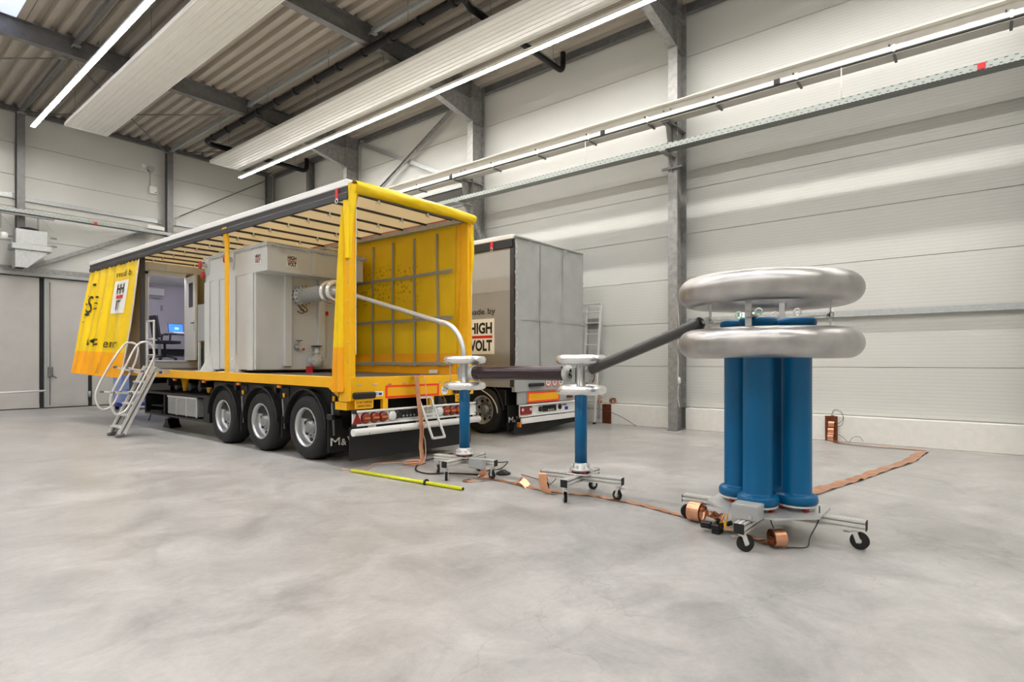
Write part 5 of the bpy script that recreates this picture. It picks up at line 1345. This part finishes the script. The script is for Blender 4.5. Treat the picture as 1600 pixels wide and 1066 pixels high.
# ================================================================== LARGE CAPACITOR WITH TWIN RINGS
cx, cy = 5.33, 1.49
Q = thing('capacitor_stack', 'large test capacitor of four blue cylinders under two big aluminium rings', 'capacitor', (cx, cy, 0))
zc = .195
profile_beam(MB(), (cx-.73, cy, zc), (cx+.73, cy, zc)).build('base_beam', m_alu, Q)
for sg in (-1, 1): profile_beam(MB(), (cx, cy+sg*.04, zc), (cx, cy+sg*.755, zc)).build('base_beam', m_alu, Q)
for x in (cx-.736, cx+.73): MB().box(x, x+.006, cy-.04, cy+.04, .155, .235, .003).build('end_cap', m_rub, Q)
for y in (cy-.761, cy+.755): MB().box(cx-.04, cx+.04, y, y+.006, .155, .235, .003).build('end_cap', m_rub, Q)
for k, (x, y, a) in enumerate(((cx-.66, cy, 5.6), (cx, cy-.68, 4.6), (cx+.02, cy+.69, 2.2), (cx+.66, cy, .8))): caster(Q, x, y, .155, .068, a, m_rub, .036)
poly = [(cx+.50*math.cos(PI/8+k*PI/4), cy+.50*math.sin(PI/8+k*PI/4)) for k in range(8)]
MB().prism(poly, .235, .252, 'z').build('base_plate', m_galu, Q)
for x, y in ((cx-.245, cy), (cx, cy-.245), (cx+.245, cy), (cx, cy+.245)):
    cyl = MB().lathe([(.0, .30), (.150, .30), (.163, .312), (.167, .34), (.162, .366), (.148, .380), (.125, .386), (.1185, .40), (.1185, 1.795), (.135, 1.80), (.150, 1.812), (.155, 1.835), (.150, 1.86), (.14, 1.87), (0, 1.87)], (x, y, 0), (0, 0, 1), 40).build('blue_cylinder', m_blue, Q)
    MB().lathe([(0, .283), (.152, .283), (.155, .288), (.155, .30), (0, .30)], (x, y, 0), (0, 0, 1), 36).build('white_base_ring', m_white2, cyl)
    mb = MB()
    for k in range(6):
        a = 2*PI*k/6+.5; mb.cyl((x+.13*math.cos(a), y+.13*math.sin(a), .375), (x+.13*math.cos(a), y+.13*math.sin(a), .388), .008, n=6)
    mb.build('flange_screws', m_blue, cyl, kind='stuff')
    for k in range(3):
        a = 2*PI*k/3+math.atan2(y-cy, x-cx)+PI; a += .35
        MB().cyl((x+.115*math.cos(a), y+.115*math.sin(a), .252), (x+.115*math.cos(a), y+.115*math.sin(a), .284), .022, n=12).build('red_foot', m_redp, Q)
    MB().lathe([(0, 1.87), (.13, 1.87), (.13, 1.878), (0, 1.878)], (x, y, 0), (0, 0, 1), 28).build('top_plate', m_galu, cyl)
    eb = MB().cyl((x+.02, y, 1.878), (x+.02, y, 1.905), .012, n=8).torus((x+.02, y, 1.93), .026, .007, 18, 8, (1, .3, 0)).build('eye_bolt', m_alu, cyl)
    MB().bar((cx, cy, 1.888), (cx+(x-cx)*2.05, cy+(y-cy)*2.05, 1.888), .05, .012).build('cross_arm', m_galu, Q)
    sx, sy = cx+(x-cx)*2.04, cy+(y-cy)*2.04
    rr = Vector((x-cx, y-cy, 0)).normalized()
    MB().bar((sx, sy, 1.62), (sx, sy, 2.06), .05, .008, up=rr).build('ring_strap', m_galu, Q)
    MB().obox((sx, sy, 1.888), (.05, .05, .05), None, .006).build('strap_clamp', m_galu, Q)
    for z in (1.655, 2.105): MB().bar((sx, sy, z-.0), (sx+rr.x*.10, sy+rr.y*.10, z), .04, .008).build('ring_lug', m_galu, Q)
for z in (1.66, 2.115): MB().torus((cx, cy, z), .620, .126, 96, 28).build('large_ring', m_torus, Q)
MB().bar((cx, cy+.50, 1.875), (cx, cy+.62, 1.875), .03, .03).box(cx-.03, cx+.03, cy+.5, cy+.53, 1.82, 1.92).build('tube_clamp', m_galvl, Q)
CB = thing('control_box', 'grey terminal box standing on the wheeled base of the large capacitor', 'box', (4.78, 1.55, .235))
MB().box(4.72, 4.87, 1.38, 1.59, .236, .345, .006).build('enclosure', m_gbox, CB)
MB().box(4.718, 4.872, 1.378, 1.592, .325, .36, .006).build('lid', m_gbox, CB)
MB().cyl((4.72, 1.44, .27), (4.70, 1.44, .27), .014, n=10).build('connector', m_galvl, CB)
# ================================================================== COPPER TAPES, COILS, WIRES ON THE FLOOR
def floor_tape(name, pts, w, label, k=6, lift=.0, mat=None, wob=.006, z=.003):
    P = smooth_path([(x, y, 0) for x, y in pts], k); n = len(P); out = []; sd = []
    for i, p in enumerate(P):
        t = P[min(i+1, n-1)]-P[max(i-1, 0)]; s = Vector((-t.y, t.x, 0)).normalized()
        tw = wob*8*math.sin(i*.9)*math.sin(i*.37+1)
        out.append(Vector((p.x, p.y, z+wob*(1+math.sin(i*1.7))+abs(tw)*w*.5))); sd.append((s+Vector((0, 0, tw))).normalized())
    mb = MB().ribbon(out, sd, w, .0015)
    return solo(mb, name, mat or m_cop, label, 'copper tape', (P[0].x, P[0].y, 0))
floor_tape('copper_tape', [(5.60, 5.15), (5.50, 5.0), (5.50, 4.72), (5.46, 4.35), (5.41, 3.98), (5.47, 3.64), (5.54, 3.36), (5.52, 3.11), (5.51, 2.80), (5.42, 2.47), (5.37, 2.28), (5.26, 1.92), (5.14, 1.69), (5.05, 1.48), (4.98, 1.38)], .085, 'copper tape on the floor running past both ring stands to the large capacitor')
floor_tape('copper_tape', [(5.75, 1.72), (6.6, 1.64), (7.6, 1.46), (8.3, 1.31), (8.75, 1.22), (9.57, 1.08), (10.45, .90), (11.25, .85), (11.86, .80)], .15, 'wide crumpled copper tape on the floor from the large capacitor towards the long wall', wob=.010)
floor_tape('copper_tape', [(11.90, .78), (11.89, 1.15), (11.88, 1.67), (12.0, 2.05), (12.2, 2.22)], .10, 'thin copper tape on the floor along the foot of the long wall', z=.02, wob=.004)
solo(MB().ribbon(smooth_path([(5.86, 6.81, 1.287), (5.86, 6.74, 1.29), (5.865, 6.715, 1.20), (5.87, 6.70, 1.0), (5.875, 6.66, .72), (5.88, 6.63, .45), (5.84, 6.60, .22), (5.80, 6.52, .04), (5.72, 6.42, .012)], 5), (1, .05, 0), .085, .002), 'copper_tape', m_cop, 'copper tape hanging over the rear sill of the yellow trailer', 'copper tape', (5.86, 6.7, 0))
solo(MB().ribbon(smooth_path([(5.30, 3.93, .235), (5.28, 3.90, .225), (5.265, 3.885, .13), (5.27, 3.86, .06), (5.29, 3.82, .014), (5.36, 3.76, .010)], 5), (.25, -.85, .0), .10, .002), 'copper_tape', m_cop, 'crumpled copper tape hanging over the base of the middle ring stand', 'copper tape', (5.2, 3.86, 0))
solo(MB().ribbon(smooth_path([(5.45, 4.97, .135), (5.44, 4.96, .08), (5.42, 5.0, .02), (5.32, 5.08, .014), (5.18, 5.02, .02), (5.25, 4.9, .012), (5.42, 4.86, .02)], 5), (.8, -.5, .1), .085, .002), 'copper_tape', m_cop, 'short copper tape folded on the floor under the grey box of the ring stand', 'copper tape', (5.3, 5.0, 0))
solo(MB().ribbon(smooth_path([(5.50, 4.45, .012), (5.47, 4.38, .07), (5.44, 4.30, .06), (5.42, 4.22, .012)], 5), (.9, .1, .35), .11, .002), 'copper_tape', m_cop, 'bright folded corner of copper tape on the floor between the ring stands', 'copper tape', (5.45, 4.3, 0))
def coil(c, ax, R0_, R1_, turns, w, label):
    c, ax = Vector(c), Vector(ax).normalized(); up = Vector((0, 0, 1)); s = ax.cross(up).normalized(); n = int(turns*40); pts = []; sd = []
    for i in range(n+1):
        f = i/n; a = 2*PI*turns*f-PI/2; r = R0_+(R1_-R0_)*f
        pts.append(c+s*(r*math.cos(a))+up*(r*math.sin(a)) + Vector((0, 0, -(R0_-r)*.45))); sd.append(ax)
    return solo(MB().ribbon(pts, sd, w, .0015), 'copper_coil', m_cop, label, 'copper coil', (c.x, c.y, c.z-R0_))
coil((4.95, 1.30, .079), (-.70, .70, 0), .077, .030, 4.6, .10, 'roll of copper tape on the floor under the large capacitor, between its two front casters')
coil((5.28, 2.10, .098), (-.12, -.99, 0), .095, .060, 3.4, .12, 'unrolling copper coil on the floor beside the rear caster of the large capacitor')
solo(MB().grid(lambda u, v: (5.20+.16*u+.02*math.sin(9*v), 2.02-.16*v+.02*math.sin(7*u), .03+.10*abs(math.sin(3.1*u+2*v))*(1-.4*u)+.015*math.sin(15*u+11*v)), 12, 12, False), 'copper_tape', m_cop, 'crumpled copper foil next to the unrolling coil', 'copper tape', (5.28, 1.95, 0))
TM = thing('terminal_block', 'dark terminal clamp with cables on the floor beside the crumpled copper', 'clamp', (5.03, 1.93, 0))
MB().box(4.98, 5.12, 1.78, 1.86, .035, .085, .01).box(5.0, 5.05, 1.86, 1.96, .03, .09, .01).build('clamp_body', m_blk, TM)
MB().cyl((5.06, 1.82, .08), (5.06, 1.82, .12), .018, n=8).cyl((5.12, 1.76, .07), (5.12, 1.72, .09), .02, n=8).build('clamp_screw', m_blk, TM)
MB().box(4.99, 5.11, 1.79, 1.85, 0, .036).build('clamp_foot', m_blk, TM)
MB().tube(smooth_path([(5.05, 1.80, .09), (4.98, 1.74, .12), (4.90, 1.70, .10), (4.84, 1.66, .24)], 5), .006, 6).build('yellow_lead', m_yel, TM)
def wire(pts, r, mat, label, name='cable', cat='cable', k=6):
    P = smooth_path(pts, k); return solo(MB().tube(P, r, 6), name, mat, label, cat, tuple(P[0]))
wire([(5.10, 1.40, .28), (5.02, 1.38, .24), (4.96, 1.345, .18), (4.96, 1.33, .15)], .005, m_wire, 'thin dark wire from the capacitor base down to the copper roll')
wire([(5.33, 1.07, .30), (5.24, 1.06, .20), (5.14, 1.10, .08), (5.08, 1.11, .012), (5.0, 1.20, .008), (4.96, 1.24, .008)], .005, m_wire, 'thin dark wire hanging from the capacitor base to the floor')
wire([(5.55, 4.93, .20), (5.72, 4.88, .19), (6.0, 5.02, .14), (6.06, 5.2, .02), (5.9, 5.28, .012), (5.7, 5.2, .012)], .008, m_blk, 'black cable looping out of the grey box of the ring stand')
wire([(5.60, 5.15, .012), (5.4, 5.55, .012), (5.2, 5.75, .012), (5.3, 6.1, .012), (5.8, 6.5, .012), (6.6, 6.7, .012)], .010, m_blk, 'black cable on the floor from the ring stand to the yellow trailer')
solo(MB().lathe([(.10, 0), (.10, .02), (.05, .045), (.03, .06)], (5.86, 4.98, 0), (0, 0, 1), 18), 'cable_plug', m_blk, 'black cable plug on the floor beside the ring stand caster', 'plug', (5.86, 4.98, 0))
wire([(5.97, 6.80, 1.285), (5.99, 6.70, 1.27), (6.0, 6.66, 1.0), (6.0, 6.64, .7), (5.9, 6.62, .45), (5.92, 6.6, .3), (5.86, 6.52, .1), (5.78, 6.5, .015), (5.62, 6.56, .012), (5.4, 6.78, .012), (5.2, 6.9, .012), (5.0, 6.72, .012), (4.8, 6.64, .012), (4.62, 6.9, .012)], .007, m_pink, 'pale copper wire hanging from the trailer sill and trailing over the floor')
mb = MB(); pts = []
for i in range(181):
    a = 2*PI*i/36; r = .14+.02*math.sin(i*.31); pts.append((5.60+r*math.cos(a)*1.1, 6.48+r*math.sin(a)*.9, .012+.012*(i/36)*.6))
solo(MB().tube(pts, .007, 6), 'wire_coil', m_pink, 'loose coil of pale copper wire on the floor behind the yellow trailer', 'coil', (5.6, 6.48, 0))
wire([(5.95, 4.75, .012), (5.85, 4.4, .010), (5.7, 4.1, .012), (5.55, 3.85, .2)], .005, m_copd, 'thin brown wire on the floor between the two ring stands')
# yellow-green earthing pole
pa, pb_ = Vector((4.651, 6.67, .024)), Vector((4.80, 4.70, .024)); d = (pb_-pa).normalized()
PL = thing('earthing_pole', 'lime yellow pole with black guard ring lying on the floor', 'pole', (4.72, 5.7, 0))
MB().cyl(pa, pb_, .021, n=16).build('pole_tube', m_lime, PL)
MB().cyl(pb_, pb_+d*.008, .018, n=14).cyl(pa-d*.008, pa, .018, n=14).build('end_plug', m_blk, PL)
MB().lathe([(.021, 1.385), (.046, 1.385), (.046, 1.40), (.021, 1.40)], pa, d, 24, caps=False).build('guard_ring', m_blk, PL)
# ================================================================== ALONG THE LONG WALL
L = thing('ladder', 'aluminium ladder leaning on the long wall behind the grey trailer', 'ladder', (12.1, 7.5, 0))
for y in (7.30, 7.68): MB().bar((11.98, y, .02), (12.30, y, 2.95), .03, .075, up=(1, 0, -.1)).build('ladder_rail', m_alu, L)
MB().bar((12.32, 7.30, 2.9), (12.2, 7.30, .1), .025, .05, up=(1, 0, 0)).bar((12.32, 7.68, 2.9), (12.2, 7.68, .1), .025, .05, up=(1, 0, 0)).build('rear_rail', m_galvl, L)
for k in range(10):
    f = .10+k*.092; z = 2.95*f; x = 11.98+.32*f
    MB().box(x-.03, x+.03, 7.30, 7.68, z-.012, z+.012, .004).build('ladder_rung', m_alu, L)
MB().box(12.27, 12.285, 7.31, 7.67, 2.32, 2.58).build('back_plate', m_galv, L)
MB().box(12.22, 12.36, 7.28, 7.70, 2.93, 2.96, .006).build('top_cap', m_alu, L)
for y in (7.30, 7.68): MB().box(11.94, 12.02, y-.025, y+.025, 0, .05, .008).build('rubber_foot', m_blk, L)
P1 = thing('copper_plate', 'tarnished copper plate standing against the plinth near the ladder', 'plate', (12.3, 7.15, 0))
MB().box(12.305, 12.325, 7.03, 7.27, .005, .475).build('plate', m_copd, P1)
for z in (.06, .42): 
    for y in (7.06, 7.24): MB().cyl((12.30, y, z), (12.306, y, z), .012, n=8).build('plate_screw', m_copd, P1)
coil((12.42, 7.40, .548), (.45, -.89, 0), .066, .022, 7, .12, 'small copper roll on the plinth, the one closer to the ladder')
coil((12.42, 7.04, .556), (-.55, -.83, 0), .074, .045, 6, .11, 'open copper roll on the plinth, the one farther from the ladder')
solo(MB().ribbon(smooth_path([(12.42, 7.34, .50), (12.41, 7.2, .49), (12.42, 7.1, .495)], 5), (1, 0, 0), .08, .002), 'copper_tape', m_cop, 'flat copper tape on the plinth between two small copper rolls', 'copper tape', (12.42, 7.2, .49))
wire([(12.27, 7.75, .36), (12.28, 7.3, .34), (12.28, 7.0, .28), (12.27, 6.7, .18), (12.25, 6.4, .04), (12.2, 6.3, .006)], .006, m_wire, 'thin dark wire sagging along the plinth near the ladder')
P2 = thing('copper_plate', 'tarnished copper plate on the plinth with a crumpled bright strip', 'plate', (12.3, 2.27, 0))
MB().box(12.305, 12.325, 2.165, 2.375, .005, .475).build('plate', m_copd, P2)
pts = [(12.29-.012*math.sin(i*1.3), 2.265+.02*(i/14), .37-.36*i/14) for i in range(15)]
MB().ribbon(pts, (0, 1, 0), .10, .002).build('crumpled_strip', m_cop, P2)
for k in (.35, .26, .12): MB().box(12.285, 12.305, 2.175, 2.365, k-.012, k+.012).build('clamp_bar', m_copd, P2)
MB().lathe([(.02, 0), (.03, .03), (.015, .05)], (12.30, 2.25, .475), (0, 0, 1), 10).build('cable_lug', m_galvl, P2)
wire([(12.28, 2.25, .52), (12.25, 2.21, .60), (12.24, 2.10, .58), (12.25, 2.06, .45), (12.28, 2.12, .36), (12.30, 2.18, .34)], .004, m_wire, 'thin wire loop springing from the top of the copper plate')
wire([(12.28, 2.24, .53), (12.24, 2.18, .59), (12.23, 2.06, .50), (12.26, 2.08, .33), (12.30, 2.18, .27)], .004, m_wire, 'second thin wire loop hanging lower beside the copper plate')
wire([(12.29, 2.16, .14), (12.25, 2.05, .08), (12.22, 1.97, .01), (12.24, 1.9, .10), (12.27, 1.80, .12), (12.27, 1.74, .04)], .004, m_wire, 'thin curled wire on the floor at the foot of the plinth')
